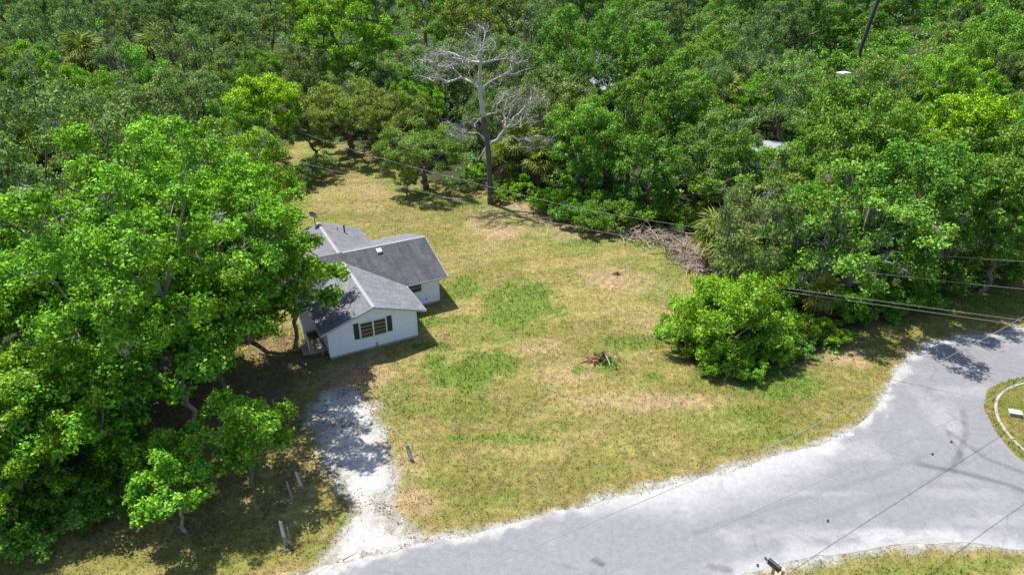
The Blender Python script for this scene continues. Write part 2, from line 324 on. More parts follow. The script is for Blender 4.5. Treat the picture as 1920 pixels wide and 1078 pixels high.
def ground_color(x, y):
    n1 = fbm(x * .35, y * .35, 11); n2 = fbm(x * 1.3, y * 1.3, 23); n3 = fbm(x * .12, y * .12, 31)
    c = DRY + (OLIVE - DRY) * (smooth(.42, .62, n1) * .75)[..., None]
    c = c + (BROWN - c) * (smooth(.52, .72, n2) * .35)[..., None]
    a_ = x * .958 + y * .287; b_ = -x * .287 + y * .958; st_ = fbm(a_ * .13, b_ * .85, 61)
    c = c + (OLIVE * .85 - c) * (smooth(.5, .68, st_) * .45)[..., None]; c = c + (DRY * 1.12 - c) * (smooth(.5, .7, 1 - st_) * .5)[..., None]
    front = 1 - smooth(1.0, 9, poly_dist(x, y, road_edge_line, False))
    c = c + (OLIVE * .95 - c) * (front * .8 * smooth(.3, .6, n2))[..., None]
    for i, (px, py, rx, ry, s) in enumerate(BARE): c = c + (BAREC - c) * (np.clip(blob(x, y, px, py, rx, ry, 60 + i) * s * 1.15, 0, 1) * .9)[..., None]
    for i, (px, py, rx, ry, s) in enumerate(GREEN): c = c + (GREENC - c) * (np.clip(blob(x, y, px, py, rx, ry, 100 + i) * s * 1.1, 0, 1) * .85)[..., None]
    for i, (px, py, rx, ry, s) in enumerate(LIT): c = c + (LITC - c) * (np.clip(blob(x, y, px, py, rx, ry, 140 + i) * s, 0, 1) * .8)[..., None]
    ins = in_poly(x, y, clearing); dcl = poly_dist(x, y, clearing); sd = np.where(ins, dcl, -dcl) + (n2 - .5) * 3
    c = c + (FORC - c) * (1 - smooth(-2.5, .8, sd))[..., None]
    under = smooth(.2, 2.5, sd) * (1 - smooth(2.5, 5, sd)) * (y > 44) * .5
    c = c + (GREENC - c) * under[..., None]
    dr = np.minimum(poly_dist(x, y, road_edge_line, False), poly_dist(x, y, road_bot_line, False)) + (n2 - .5) * 1.1
    c = c + (BROWN * 1.15 - c) * ((1 - smooth(.3, 1.6, dr)) * .55)[..., None]
    c = c + (SANDC * .9 - c) * (1 - smooth(.0, .55, dr))[..., None]
    insd = in_poly(x, y, drive_poly); dd = np.where(insd, 0, poly_dist(x, y, drive_poly)) + (n2 - .5) * 1.6
    c = c + (SANDC * .85 - c) * ((1 - smooth(.0, .7, dd)) * .85)[..., None]
    gm = smooth(.46, .66, fbm(x * .9, y * .9, 83)) * .17 * smooth(0, 1, sd)
    c = c + (GREENC * 1.2 - c) * gm[..., None] * (dd > .5)[..., None]
    v = .68 + .64 * fbm(x * 3.1, y * 3.1, 77, 3)
    return np.clip(c * v[..., None], .01, .9)
def lines(lo, f0, f1, hi, fine, coarse):
    a = list(np.arange(f0, f1, fine)); g = coarse; x = f0
    while x > lo: x -= g; a.insert(0, x); g *= 1.25
    g = coarse; x = a[-1]
    while x < hi: x += g; a.append(x); g *= 1.25
    return np.array(a)
xs = lines(-2500, -34, 48, 2500, .3, 1.0); ys = lines(-300, 17, 82, 4000, .3, 1.0)
gx, gy = np.meshgrid(xs, ys); nx, ny = len(xs), len(ys)
gz = -.012 + .02 * (fbm(gx * .5, gy * .5, 5) - .5)
idx = np.arange(nx * ny).reshape(ny, nx)
GF = np.stack([idx[:-1, :-1], idx[:-1, 1:], idx[1:, 1:], idx[1:, :-1]], -1).reshape(-1, 4)
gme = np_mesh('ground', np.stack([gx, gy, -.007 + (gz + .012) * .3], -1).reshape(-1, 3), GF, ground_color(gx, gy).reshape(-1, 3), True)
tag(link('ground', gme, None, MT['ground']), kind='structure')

# road sheet between its two edges
NR, NC = 460, 120
ta, tb = resample(road_top, NR), resample(road_bot, NR)
jit = (fbm(np.linspace(0, 60, NR), np.zeros(NR), 9) - .5) * .55
dirn = tb - ta; dirn /= np.linalg.norm(dirn, axis=1)[:, None]
ta = ta + dirn * jit[:, None]; tb = tb - dirn * jit[::-1, None] * .6
k = np.linspace(0, 1, NC)[None, :, None]
RV = ta[:, None] * (1 - k) + tb[:, None] * k
rx_, ry_ = RV[..., 0], RV[..., 1]
d_top = poly_dist(rx_, ry_, [tuple(p) for p in ta], False); d_bot = poly_dist(rx_, ry_, [tuple(p) for p in tb], False)
n_ = fbm(rx_ * .6, ry_ * .6, 41); n__ = fbm(rx_ * 1.7, ry_ * 1.7, 43); wide = smooth(2, 9, rx_) * (1 - smooth(15, 18, rx_))
ASPH = np.array((.230, .228, .241)); DUST = np.array((.41, .405, .40))
dust = (1 - smooth(.0, .55 + 2.4 * wide, d_top + (n__ - .5) * 1.3)) + .8 * (1 - smooth(.0, 1.1, d_bot + (n__ - .5) * 1.6))
for i, (px, py, rx, ry, s) in enumerate([(1810, 735, 50, 10, .5), (1790, 925, 60, 10, .5), (1550, 925, 90, 6, .5), (1480, 1000, 120, 20, .5), (1860, 975, 70, 10, .45), (1760, 780, 16, 60, .4), (1600, 845, 60, 20, .6), (1800, 900, 30, 6, .3), (1740, 1000, 160, 8, .4)]):
    dust = dust + blob(rx_, ry_, px, py, rx * 1.3, ry, 200 + i) * s * .55
dust = np.clip(dust + smooth(.58, .75, n_) * .18, 0, 1)
rc = ASPH + (DUST - ASPH) * dust[..., None]
def streak(pts, wd, s):
    global rc
    d = poly_dist(rx_, ry_, g2(pts), False); f = (1 - smooth(wd * .3, wd, d)) * s
    rc = rc * (1 - f[..., None] * .42)
streak([(1300, 1000), (1500, 935), (1650, 890), (1740, 850)], .22, .25); streak([(1400, 1010), (1600, 950), (1750, 900), (1800, 850)], .22, .22)
streak([(1720, 870), (1800, 885), (1880, 905), (1960, 935)], .24, .9); streak([(1805, 770), (1812, 810), (1800, 850), (1785, 880)], .24, .6); streak([(1780, 810), (1850, 860), (1930, 890)], .2, .8); streak([(1770, 800), (1800, 850), (1805, 870)], .18, .5)
streak([(1335, 1063), (1365, 1068)], .3, 1.0); streak([(1115, 1050), (1130, 1058)], .18, 1.3)
rc = rc * (.93 + .14 * n__[..., None])
ri = np.arange(NR * NC).reshape(NR, NC); RF = np.stack([ri[:-1, :-1], ri[1:, :-1], ri[1:, 1:], ri[:-1, 1:]], -1).reshape(-1, 4)
rme = np_mesh('road', np.dstack([rx_, ry_, np.full(rx_.shape, .005)]).reshape(-1, 3), RF[:, ::-1], rc.reshape(-1, 3), True)
tag(link('road', rme, None, MT['road']), kind='structure')

# sandy driveway: fan of rings inside an uneven outline
DP = resample(drive_poly + [drive_poly[0]], 420)[:-1]
cen = DP.mean(0)
DPn = DP.copy()
nrm = np.roll(DP, -1, 0) - np.roll(DP, 1, 0); nrm = np.c_[nrm[:, 1], -nrm[:, 0]]; nrm /= np.linalg.norm(nrm, axis=1)[:, None] + 1e-9
DPn += nrm * ((fbm(DP[:, 0] * 1.1, DP[:, 1] * 1.1, 19) - .5) * 2.2 + (fbm(DP[:, 0] * 5, DP[:, 1] * 5, 29, 2) - .5) * .5)[:, None]
import bmesh
bm = bmesh.new(); fv = [bm.verts.new((x, y, .002)) for x, y in DPn]; bmesh.ops.triangulate(bm, faces=[bm.faces.new(fv)])
bmesh.ops.subdivide_edges(bm, edges=bm.edges[:], cuts=3, use_grid_fill=True)
dme = bpy.data.meshes.new('driveway'); bm.to_mesh(dme); bm.free()
dv = np.zeros(len(dme.vertices) * 3, np.float32); dme.vertices.foreach_get('co', dv); dv = dv.reshape(-1, 3)
ca = dme.color_attributes.new('Col', 'FLOAT_COLOR', 'POINT'); c4 = np.ones((len(dv), 4), np.float32)
dnn = fbm(dv[:, 0] * 1.2, dv[:, 1] * 1.2, 51)[:, None]; edge = 1 - smooth(.1, .8, poly_dist(dv[:, 0], dv[:, 1], [tuple(p) for p in DPn]))[:, None]
c4[:, :3] = (np.array((.54, .535, .53)) * (1 - edge * .3) + BROWN * edge * .2) * (.8 + .35 * dnn)
lf = (smooth(.48, .66, fbm(dv[:, 0] * .9, dv[:, 1] * .9, 57)) * (.35 + .65 * smooth(27, 32, dv[:, 1])))[:, None]; c4[:, :3] = c4[:, :3] + (LITC * .9 - c4[:, :3]) * lf * .38
ca.data.foreach_set('color', c4.ravel())
tag(link('driveway', dme, None, MT['sand']), kind='structure')

# round grass island with its kerb
def ring(r0, r1, z0, z1, n=72, a0=0, a1=2 * math.pi):
    b = MB(); V = []; F = []
    for i in range(n + 1):
        a = a0 + (a1 - a0) * i / n
        for (r, z) in ((r1, z0), (r1, z1 - .015), (r1 - .02, z1), (r0 + .02, z1), (r0, z1 - .015), (r0, z0)): V.append((r * math.cos(a), r * math.sin(a), z))
    for i in range(n):
        for j in range(5): F.append((i * 6 + j, i * 6 + 6 + j, i * 6 + 7 + j, i * 6 + 1 + j))
    return b.add(V, F)
isl = empty('traffic_island', (ISL[0], ISL[1], 0)); tag(isl, 'round grass island with concrete kerb in the cul-de-sac', 'traffic island')
for i in range(14):                                            # kerb stones butted end to end
    a0 = 2 * math.pi * i / 14; ring(ISL[2] - .09, ISL[2] + .06, -.02, .12 - .03 * (i % 3 == 1), 8, a0 + .004, a0 + 2 * math.pi / 14 - .004).build('kerb_stone', MT['concrete'], isl)
rr = np.r_[0, np.linspace(.4, ISL[2] + .55, 26)]; aa = np.linspace(0, 2 * math.pi, 97)[:-1]
IV = [(0, 0, .09)]; 
for r in rr[1:]:
    for a in aa:
        r2 = r + (fbm(np.array([a * 4]), np.array([3.0]), 8)[0] - .5) * .5 * (r > ISL[2])
        IV.append((r2 * math.cos(a), r2 * math.sin(a), .09 if r < ISL[2] - .2 else .02 + .05 * max(0, (ISL[2] + .55 - r))))
IV = np.array(IV); F4 = []
for i in range(len(rr) - 2):
    for j in range(96):
        a = 1 + i * 96 + j; b = 1 + i * 96 + (j + 1) % 96; F4.append((a, a + 96, b + 96, b))
for j in range(0, 96, 2): F4.append((0, 1 + j, 1 + (j + 1) % 96, 1 + (j + 2) % 96))
ix, iy = IV[:, 0] + ISL[0], IV[:, 1] + ISL[1]; inn = fbm(ix * .7, iy * .7, 13)[:, None]
icol = (OLIVE * .95 + (GREENC - OLIVE) * smooth(.45, .65, inn) * .4 + (BROWN - OLIVE) * smooth(.55, .7, 1 - inn) * .5) * (.85 + .3 * fbm(ix * 3, iy * 3, 14)[:, None])
link('turf', np_mesh('turf', IV, F4, icol, True), isl, MT['ground'])

# ------------------------------------------------------------------ grass blades on the lawn (real tufts, coloured like the turf they grow from)
rng = np.random.default_rng(5)
def blades(n, xr, yr, hmin, hmax, wid, keep, seed, zoff=0.0, colf=None, bright=1.0):
    r = np.random.default_rng(seed)
    x = r.uniform(*xr, n); y = r.uniform(*yr, n)
    m = keep(x, y, r); x, y = x[m], y[m]; n = len(x)
    c = (colf or ground_color)(x, y)
    h = r.uniform(hmin, hmax, n); a = r.uniform(0, 2 * np.pi, n); la = r.uniform(0, 2 * np.pi, n); lean = h * r.uniform(.2, 1.0, n)
    z = np.full(n, zoff - .02)
    w_ = wid * r.uniform(.6, 1.4, n)
    p0 = np.c_[x - np.cos(a) * w_, y - np.sin(a) * w_, z]; p1 = np.c_[x + np.cos(a) * w_, y + np.sin(a) * w_, z]
    p2 = np.c_[x + np.cos(la) * lean, y + np.sin(la) * lean, z + h]
    V = np.stack([p0, p1, p2], 1).reshape(-1, 3); F = np.arange(3 * n).reshape(-1, 3)
    C = np.repeat(c * bright * r.uniform(.5, 1.5, n)[:, None], 3, 0)
    return V, F, C
def keep_lawn(x, y, r):
    ins = in_poly(x, y, clearing)
    road = (in_poly(x, y, [tuple(p) for p in ta[::4]] + [tuple(p) for p in tb[::-4]])) & (poly_dist(x, y, [tuple(p) for p in ta[::3]], False) > .25 * r.random(len(x)) ** 3)
    drv = in_poly(x, y, drive_poly) & (r.random(len(x)) > .06)
    bare = r.random(len(x)) < .25
    d = np.hypot(x, y); far = r.random(len(x)) < np.clip(34 / np.maximum(d, 1), .25, 1)
    fr = np.abs(x) < .80 * (y + 9)
    hu = (x + 11.506) * math.cos(.479) + (y - 36.341) * math.sin(.479); hv = -(x + 11.506) * math.sin(.479) + (y - 36.341) * math.cos(.479)
    house = (hu > 0) & (hu < 5.77) & (hv > 0) & (hv < 14) | (hu > -1) & (hu < 8.9) & (hv > 3.8) & (hv < 11.3)
    isl_ = np.hypot(x - ISL[0], y - ISL[1]) < ISL[2] + .6
    return ins & ~road & ~drv & far & fr & ~house & ~isl_
V1, F1, C1 = blades(430000, (-32, 46), (17, 80), .05, .15, .022, keep_lawn, 71)
tag(link('lawn_grass', np_mesh('lawn_grass', V1, F1, C1), None, MT['blade']), 'patchy dry yellow and green grass covering the lawn around the house', 'grass', kind='stuff')
def keep_isl(x, y, r): return np.hypot(x - ISL[0], y - ISL[1]) < ISL[2] + .55
def isl_col(x, y):
    n = fbm(x * .7, y * .7, 13)[:, None]; return OLIVE * .95 + (GREENC - OLIVE) * smooth(.45, .65, n) * .4
V2, F2, C2 = blades(16000, (26, 38.5), (22.5, 34.8), .06, .18, .02, keep_isl, 73, .07, isl_col)
V2[:, 0] -= ISL[0]; V2[:, 1] -= ISL[1]
tag(link('grass', np_mesh('island_grass', V2, F2, C2), isl, MT['blade']), kind='stuff')
# taller weeds in the green patches and along the wood's edge
def keep_weed(x, y, r):
    g = ground_color(x, y); return keep_lawn(x, y, r) & (g[:, 1] > g[:, 0] * 1.12) & (r.random(len(x)) < .55)
V3, F3, C3 = blades(220000, (-32, 46), (17, 80), .10, .30, .03, keep_weed, 79, 0, None, 1.05)
tag(link('weeds', np_mesh('weeds', V3, F3, C3), None, MT['blade']), 'taller green weeds growing in the lush patches of the lawn', 'weeds', kind='stuff')

# ------------------------------------------------------------------ the white house
HT = .479
house = empty('house', (-11.506, 36.341, 0), HT); tag(house, 'small white sided house with grey shingle gable roofs on the dry lawn', 'house')
def hw(u, v, z=0): return np.array([-11.506 + u * math.cos(HT) - v * math.sin(HT), 36.341 + u * math.sin(HT) + v * math.cos(HT), z])
he, W1, OV, S1, W2, D2, B2, S2, TT, UR = 2.235, 5.769, .55, .332, 8.898, 3.813, 7.476, .34, 13.98, 2.911
zr1 = he + S1 * (W1 + OV - UR); zr2 = he + S2 * (B2 / 2 + OV); zr3 = zr2 - .03; TH = .09
def lap_wall(mb, a, b, prof, z0=.16, lap=.19):
    """lap siding from a to b (left to right seen from outside); prof = [(t, ztop)...] along the wall"""
    a = np.array(a, float); b = np.array(b, float); d = b - a; L = np.hypot(*d); nn = np.array([d[1], -d[0]]) / L
    def span(z):
        ts = []
        for (t1, h1), (t2, h2) in zip(prof[:-1], prof[1:]):
            if h1 >= z: ts.append(t1)
            if h2 >= z: ts.append(t2)
            if (h1 - z) * (h2 - z) < 0: ts.append(t1 + (t2 - t1) * (z - h1) / (h2 - h1))
        return (min(ts), max(ts)) if ts else None
    zt = max(h for _, h in prof); z = z0
    while z < zt - .01:
        z1 = min(z + lap, zt - .002); s0, s1 = span(z), span(z1) or (0, 0)
        if s0 is None: break
        def P(t, zz, off): q = a + d * t + nn * off; return (q[0], q[1], zz)
        mb.add([P(s0[0], z, .018), P(s0[1], z, .018), P(s1[1], z1, .004), P(s1[0], z1, .004), P(s0[0], z, 0), P(s0[1], z, 0)], [(0, 1, 2, 3), (4, 5, 1, 0)])
        z = z1
def zw1(u): return min(he + S1 * (W1 + OV - u), zr1 - S1 * (UR - u)) - TH - .01
m = MB(); lap_wall(m, (0, 0), (W1, 0), [(0, zw1(0)), (UR / W1, zr1 - TH - .01), (1, zw1(W1))])
lap_wall(m, (W1, 0), (W1, D2 + .3), [(0, zw1(W1)), (1, zw1(W1))]); lap_wall(m, (0, D2 + .3), (0, 0), [(0, zw1(0)), (1, zw1(0))])
m.build('wall', MT['white'], house)
ze2 = he + S2 * OV - TH - .01; UL = -.9
m = MB(); lap_wall(m, (UL, D2), (W2, D2), [(0, ze2), (1, ze2)])
lap_wall(m, (W2, D2), (W2, D2 + B2), [(0, ze2), (.5, zr2 - TH - .01), (1, ze2)])
lap_wall(m, (W2, D2 + B2), (UL, D2 + B2), [(0, ze2), (1, ze2)]); lap_wall(m, (UL, D2 + B2), (UL, D2), [(0, ze2), (.5, zr2 - TH - .01), (1, ze2)])
m.build('wall', MT['white'], house)
E3 = 2.75; zw3 = zr3 - S1 * E3 - TH - .01
m = MB(); lap_wall(m, (UR + E3, D2 + B2), (UR + E3, TT - .5), [(0, zw3), (1, zw3)]); lap_wall(m, (UR + E3, TT - .5), (UR - E3, TT - .5), [(0, zw3), (.5, zr3 - TH - .01), (1, zw3)]); lap_wall(m, (UR - E3, TT - .5), (UR - E3, D2 + B2), [(0, zw3), (1, zw3)])
m.build('wall', MT['white'], house)
m = MB(); m.box(-.01, W1 + .01, -.01, D2 + .2, -.1, .175); m.box(UL - .01, W2 + .01, D2 - .01, D2 + B2 + .01, -.1, .172); m.box(UR - E3 - .01, UR + E3 + .01, D2 + B2, TT - .49, -.1, .169)
m.build('foundation', MT['concrete'], house)
# corner boards
for (u, v, zt) in ((0, 0, zw1(0)), (W1, 0, zw1(W1)), (W2, D2, ze2), (W2, D2 + B2, ze2), (UR + E3, TT - .5, zw3)):
    MB().box(u - .05 - (.03 if u < 1 else -.03), u + .05 + (.03 if u > 1 else -.03), v - .04, v + .06, .15, zt - .02).build('corner_board', MT['trim'], house)
def slope(name, p0, p1, q1, q0, mt):
    """roof slope: p0-p1 ridge, q0-q1 eave; a slab with UVs in metres"""
    P = [np.array(p, float) for p in (p0, p1, q1, q0)]
    nrm = np.cross(P[1] - P[0], P[3] - P[0]); nrm /= np.linalg.norm(nrm); nrm *= np.sign(nrm[2])
    V = P + [p - nrm * TH for p in P]
    me = bpy.data.meshes.new(name); F = [(0, 1, 2, 3), (7, 6, 5, 4), (0, 4, 5, 1), (1, 5, 6, 2), (2, 6, 7, 3), (3, 7, 4, 0)]
    if np.dot(np.cross(V[1] - V[0], V[2] - V[0]), nrm) < 0: F = [f[::-1] for f in F]
    me.from_pydata([tuple(p) for p in V], [], F)
    uvl = me.uv_layers.new(name='UVMap'); ex = (P[1] - P[0]) / np.linalg.norm(P[1] - P[0]); ey = np.cross(nrm / np.linalg.norm(nrm), ex)
    for lp in me.loops: v = V[lp.vertex_index] - P[0]; uvl.data[lp.index].uv = (np.dot(v, ex), np.dot(v, ey))
    me.update(); o = link(name, me, house, mt); return o
def cap(par, a, b, s, n):
    """overlapping ridge cap shingles along a-b"""
    a = np.array(a, float); b = np.array(b, float); d = (b - a); ex = d / np.linalg.norm(d); ey = np.cross((0, 0, 1), ex); m = MB()
    for i in range(n):
        p = a + d * i / n; q = a + d * (i + 1.12) / n
        for sg in (-1, 1):
            lo = sg * .12
            V = []
            for (r, lift) in ((p, .012), (q, .026)):
                V += [r + np.array((0, 0, lift + .004)), r + ey * lo + np.array((0, 0, -abs(lo) * s + lift))]
            m.add(V, [(0, 1, 3, 2) if sg < 0 else (0, 2, 3, 1)]); m.add([V[2], V[3], V[3] - np.array((0, 0, .02)), V[2] - np.array((0, 0, .02))], [(0, 1, 2, 3)])
    m.build('ridge_cap', MT['cap'], par)
def rake(par, a, b, hgt=.15, th=.025):
    a = np.array(a, float); b = np.array(b, float); m = MB(); d = b - a; n_ = np.cross(d, (0, 0, 1)); n_ /= np.linalg.norm(n_); n_ *= th
    V = [a, b, b - np.array((0, 0, hgt)), a - np.array((0, 0, hgt))]; V = V + [v + n_ for v in V]
    m.add(V, [(0, 1, 2, 3), (7, 6, 5, 4), (0, 4, 5, 1), (1, 5, 6, 2), (2, 6, 7, 3), (3, 7, 4, 0)]); m.build('fascia', MT['fascia'], par)
EV = D2 + B2 / 2
ur_, ul_ = W1 + OV, -OV; zl = zr1 - S1 * (UR + OV)
o = slope('roof_slope', (UR, -OV, zr1), (UR, EV, zr1), (ur_, EV, he), (ur_, -OV, he), MT['roof'])
cap(o, (UR, -OV, zr1), (UR, D2 + (zr1 - he - S2 * OV) / S2 + .1, zr1), S1, 18)
rake(o, (UR, -OV - .004, zr1 - .004), (ur_ + .02, -OV - .004, he - .004)); rake(o, (ur_ + .03, -OV, he - .012), (ur_ + .03, D2 + .2, he - .012), .12)
o = slope('roof_slope', (UR, -OV, zr1), (UR, EV, zr1), (ul_, EV, zl), (ul_, -OV, zl), MT['roof'])
rake(o, (ul_ - .02, -OV - .004, zl - .004), (UR, -OV - .004, zr1 - .004)); rake(o, (ul_ - .03, D2, zl - .012), (ul_ - .03, -OV, zl - .012), .12)
wr, wl = W2 + OV, UL - .4
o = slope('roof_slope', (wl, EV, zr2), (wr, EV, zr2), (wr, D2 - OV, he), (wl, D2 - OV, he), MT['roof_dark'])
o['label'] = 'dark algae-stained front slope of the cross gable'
cap(o, (UR + .25, EV, zr2), (wr, EV, zr2), S2, 24)
rake(o, (wl, D2 - OV - .02, he - .012), (wr, D2 - OV - .02, he - .012), .12); rake(o, (wr + .004, D2 - OV, he - .004), (wr + .004, EV, zr2 - .004))
o = slope('roof_slope', (wl, EV, zr2), (wr, EV, zr2), (wr, D2 + B2 + OV, he), (wl, D2 + B2 + OV, he), MT['roof'])
rake(o, (wr + .004, EV, zr2 - .004), (wr + .004, D2 + B2 + OV, he - .004)); rake(o, (wr, D2 + B2 + OV + .02, he - .012), (wl, D2 + B2 + OV + .02, he - .012), .12)
for sg in (1, -1):
    ze = zr3 - S1 * (E3 + OV); ue = UR + sg * (E3 + OV)
    o = slope('roof_slope', (UR, EV, zr3), (UR, TT, zr3), (ue, TT, ze), (ue, EV, ze), MT['roof'])
    if sg > 0: cap(o, (UR, EV + .1, zr3), (UR, TT, zr3), S1, 22)
    a, b = (UR, TT + .004, zr3 - .004), (ue, TT + .004, ze - .004); rake(o, b if sg > 0 else a, a if sg > 0 else b)
# front window: two columns of four awning panes, white frame, black shutters
def window(u0, u1, z0, z1, v, cols, rows, fr=.06):
    m = MB(); y0, y1 = v - .075, v - .012
    m.box(u0 - fr, u1 + fr, y0, y1, z1, z1 + fr); m.box(u0 - fr, u0, y0, y1, z0, z1); m.box(u1, u1 + fr, y0, y1, z0, z1)
    wn = m.build('window', MT['trim'], house)
    MB().box(u0 - fr - .04, u1 + fr + .04, v - .12, y1, z0 - .06, z0 - .002).build('sill', MT['trim'], wn)
    MB().box(u0, u1, v - .024, v - .02, z0, z1).build('screen', MT['glass'], wn)
    cw = (u1 - u0) / cols; rh = (z1 - z0) / rows
    for i in range(cols):
        if i: MB().box(u0 + i * cw - .045, u0 + i * cw + .045, y0 + .004, y1, z0, z1).build('mullion', MT['trim'], wn)
        for j in range(rows):
            p = MB(); a, b, c, d = u0 + i * cw + .05, u0 + (i + 1) * cw - .05, z0 + j * rh + .02, z0 + (j + 1) * rh - .025
            p.add([(a, v - .058, c), (b, v - .058, c), (b, v - .034, d), (a, v - .034, d)], [(0, 1, 2, 3)]); p.build('pane', MT['glass'], wn)
            if j: MB().box(u0 + i * cw + .045 * (i > 0), u0 + (i + 1) * cw - .045 * (i < cols - 1), y0 + .012, v - .03, z0 + j * rh - .025, z0 + j * rh + .02).build('glazing_bar', MT['louver'], wn)
window(2.05, 3.71, 1.0, 2.08, 0, 2, 4)
for u0, u1 in ((1.62, 1.94), (3.82, 4.14)):
    s_ = MB().box(u0, u1, -.05, -.008, 1.0, 2.15).build('shutter', MT['shutter'], house)
    for k_ in (1, 2): MB().box(u0 + (u1 - u0) * k_ / 3 - .012, u0 + (u1 - u0) * k_ / 3 + .012, -.058, -.0505, 1.06, 2.09).build('batten', MT['shutter_slat'], s_)
window(6.45, 7.6, 1.28, 1.92, D2, 1, 2)
MB().tube([(7.94, D2 - .05, .5), (7.94, D2 + .02, .5)], .06, 10).build('wall_vent', MT['dark'], house)
MB().tube([(3.0, -.06, 0), (3.0, -.06, .42), (3.0, -.16, .42)], .025, 6).build('hose_bib', MT['dark'], house)
# roof vent with its pale rust streak, plumbing stack, dish
vz = he + S2 * (OV + 3.05)
b = MB(); b.box(5.52, 5.80, D2 + 2.93, D2 + 3.2, vz - .1, vz + .14); b.add([(5.48, D2 + 2.86, vz + .10), (5.84, D2 + 2.86, vz + .10), (5.84, D2 + 3.22, vz + .20), (5.48, D2 + 3.22, vz + .20), (5.48, D2 + 2.86, vz + .13), (5.84, D2 + 2.86, vz + .13), (5.84, D2 + 3.22, vz + .23), (5.48, D2 + 3.22, vz + .23)],
        [(3, 2, 1, 0), (4, 5, 6, 7), (0, 1, 5, 4), (1, 2, 6, 5), (2, 3, 7, 6), (3, 0, 4, 7)]); b.build('roof_vent', MT['white_box'], house)
pz = zr3 - S1 * 1.65
MB().tube([(UR + 1.65, 12.35, pz - .1), (UR + 1.65, 12.35, pz + .55)], .06, 10).tube([(UR + 1.65, 12.35, pz + .5), (UR + 1.65, 12.35, pz + .62)], .085, 10).build('vent_pipe', MT['dark'], house)
MB().tube([(UR + 1.2, 12.7, pz), (UR + 1.2, 12.7, pz + .4)], .03, 8).build('vent_pipe', MT['dark'], house)
def dish(par):
    m = MB(); m.tube([(0, 0, -.9), (0, 0, .1)], .03, 8); m.build('dish_mast', MT['dark'], par)
    m = MB(); V = [(0, .12, 0)]; F = []; n = 20
    for r, dd in ((.16, .1), (.32, .05), (.42, 0.0)):
        for k_ in range(n): t = 2 * math.pi * k_ / n; V.append((r * math.cos(t) * .95, dd, r * math.sin(t)))
    for k_ in range(n): F.append((0, 1 + k_, 1 + (k_ + 1) % n))
    for q in range(2):
        for k_ in range(n): a = 1 + q * n + k_; b_ = 1 + q * n + (k_ + 1) % n; F.append((a, a + n, b_ + n, b_))
    o = m.add(V, F).build('reflector', MT['brown_dark'], par, (0, 0, .25)); o.rotation_euler = (R(-62), R(18), R(30)); return o
sd = empty('satellite_dish', (UR - .25, TT - .3, zr3 + .55)); sd.parent = house; dish(sd)
# side stoop with a white rail
st = MB().box(-1.15, -.05, 1.1, 2.4, -.05, .32).build('stoop', MT['concrete'], house)
MB().box(-1.5, -1.16, 1.2, 2.3, -.05, .17).build('step', MT['concrete'], st)
m = MB(); m.box(-1.12, -1.06, 1.12, 1.18, .32, 1.15); m.box(-1.12, -1.06, 2.3, 2.36, .32, 1.15); m.box(-1.13, -1.05, 1.12, 2.36, 1.15, 1.21); m.box(-1.11, -1.07, 1.18, 2.3, .7, .75); m.build('railing', MT['trim'], st)

# ------------------------------------------------------------------ trees: skeleton grown through leaf clumps
def grow(seed, trunk, clus, r0, tip_r=.016, bias=.30, bow=.12, limbs=(), expo=.46):
    """trunk: list of points; clus: clump centres (n,3). Returns nodes, parents, radii"""
    r = np.random.default_rng(seed)
    P = [np.array(p, float) for p in trunk]; par = [-1] + list(range(len(P) - 1)); path = [0.0]
    for i in range(1, len(P)): path.append(path[-1] + np.linalg.norm(P[i] - P[i - 1]) * .2)
    for start, pts in limbs:
        q = start
        for p in pts: P.append(np.array(p, float)); par.append(q); path.append(path[q] + np.linalg.norm(P[-1] - P[q]) * .5); q = len(P) - 1
    base = np.array(trunk[max(1, len(trunk) // 2)])
    order = np.argsort(np.linalg.norm(clus - base, axis=1)); tips = np.zeros(len(P)); minz = trunk[1][2] if len(trunk) > 1 else 0
    for i in order:
        c = clus[i]; A = np.array(P); d = np.linalg.norm(A - c, axis=1); cost = d + bias * np.array(path) + np.where(A[:, 2] < minz * .9, 50, 0) + np.maximum(0, A[:, 2] - c[2]) * .8
        q = int(np.argmin(cost)); L = d[q]; ns = 1 if L < .8 else (2 if L < 2 else 3); p0 = P[q]
        for k_ in range(1, ns + 1):
            t = k_ / ns; p = p0 + (c - p0) * t
            if k_ < ns: p = p + r.normal(0, .09 * L, 3) + np.array((0, 0, bow * L * math.sin(t * math.pi)))
            P.append(p); par.append(q); path.append(path[q] + np.linalg.norm(p - P[q])); q = len(P) - 1
    n = len(P); cnt = np.zeros(n)
    has = np.zeros(n, bool)
    for i in range(n):
        if par[i] >= 0: has[par[i]] = True
    for i in range(n - 1, -1, -1):
        if not has[i]: cnt[i] = 1
        if par[i] >= 0: cnt[par[i]] += cnt[i]
    rad = tip_r * cnt ** expo
    rad *= np.where(rad > 0, 1, 1); k_ = r0 / rad[1]
    rad = np.where(cnt > 3, rad * (1 + (k_ - 1) * np.clip(np.log(np.maximum(cnt, 1) / 3) / np.log(cnt[1] / 3 + 1e-6), 0, 1)), rad)
    rad[0] = rad[1] * 1.35
    return np.array(P), np.array(par), rad
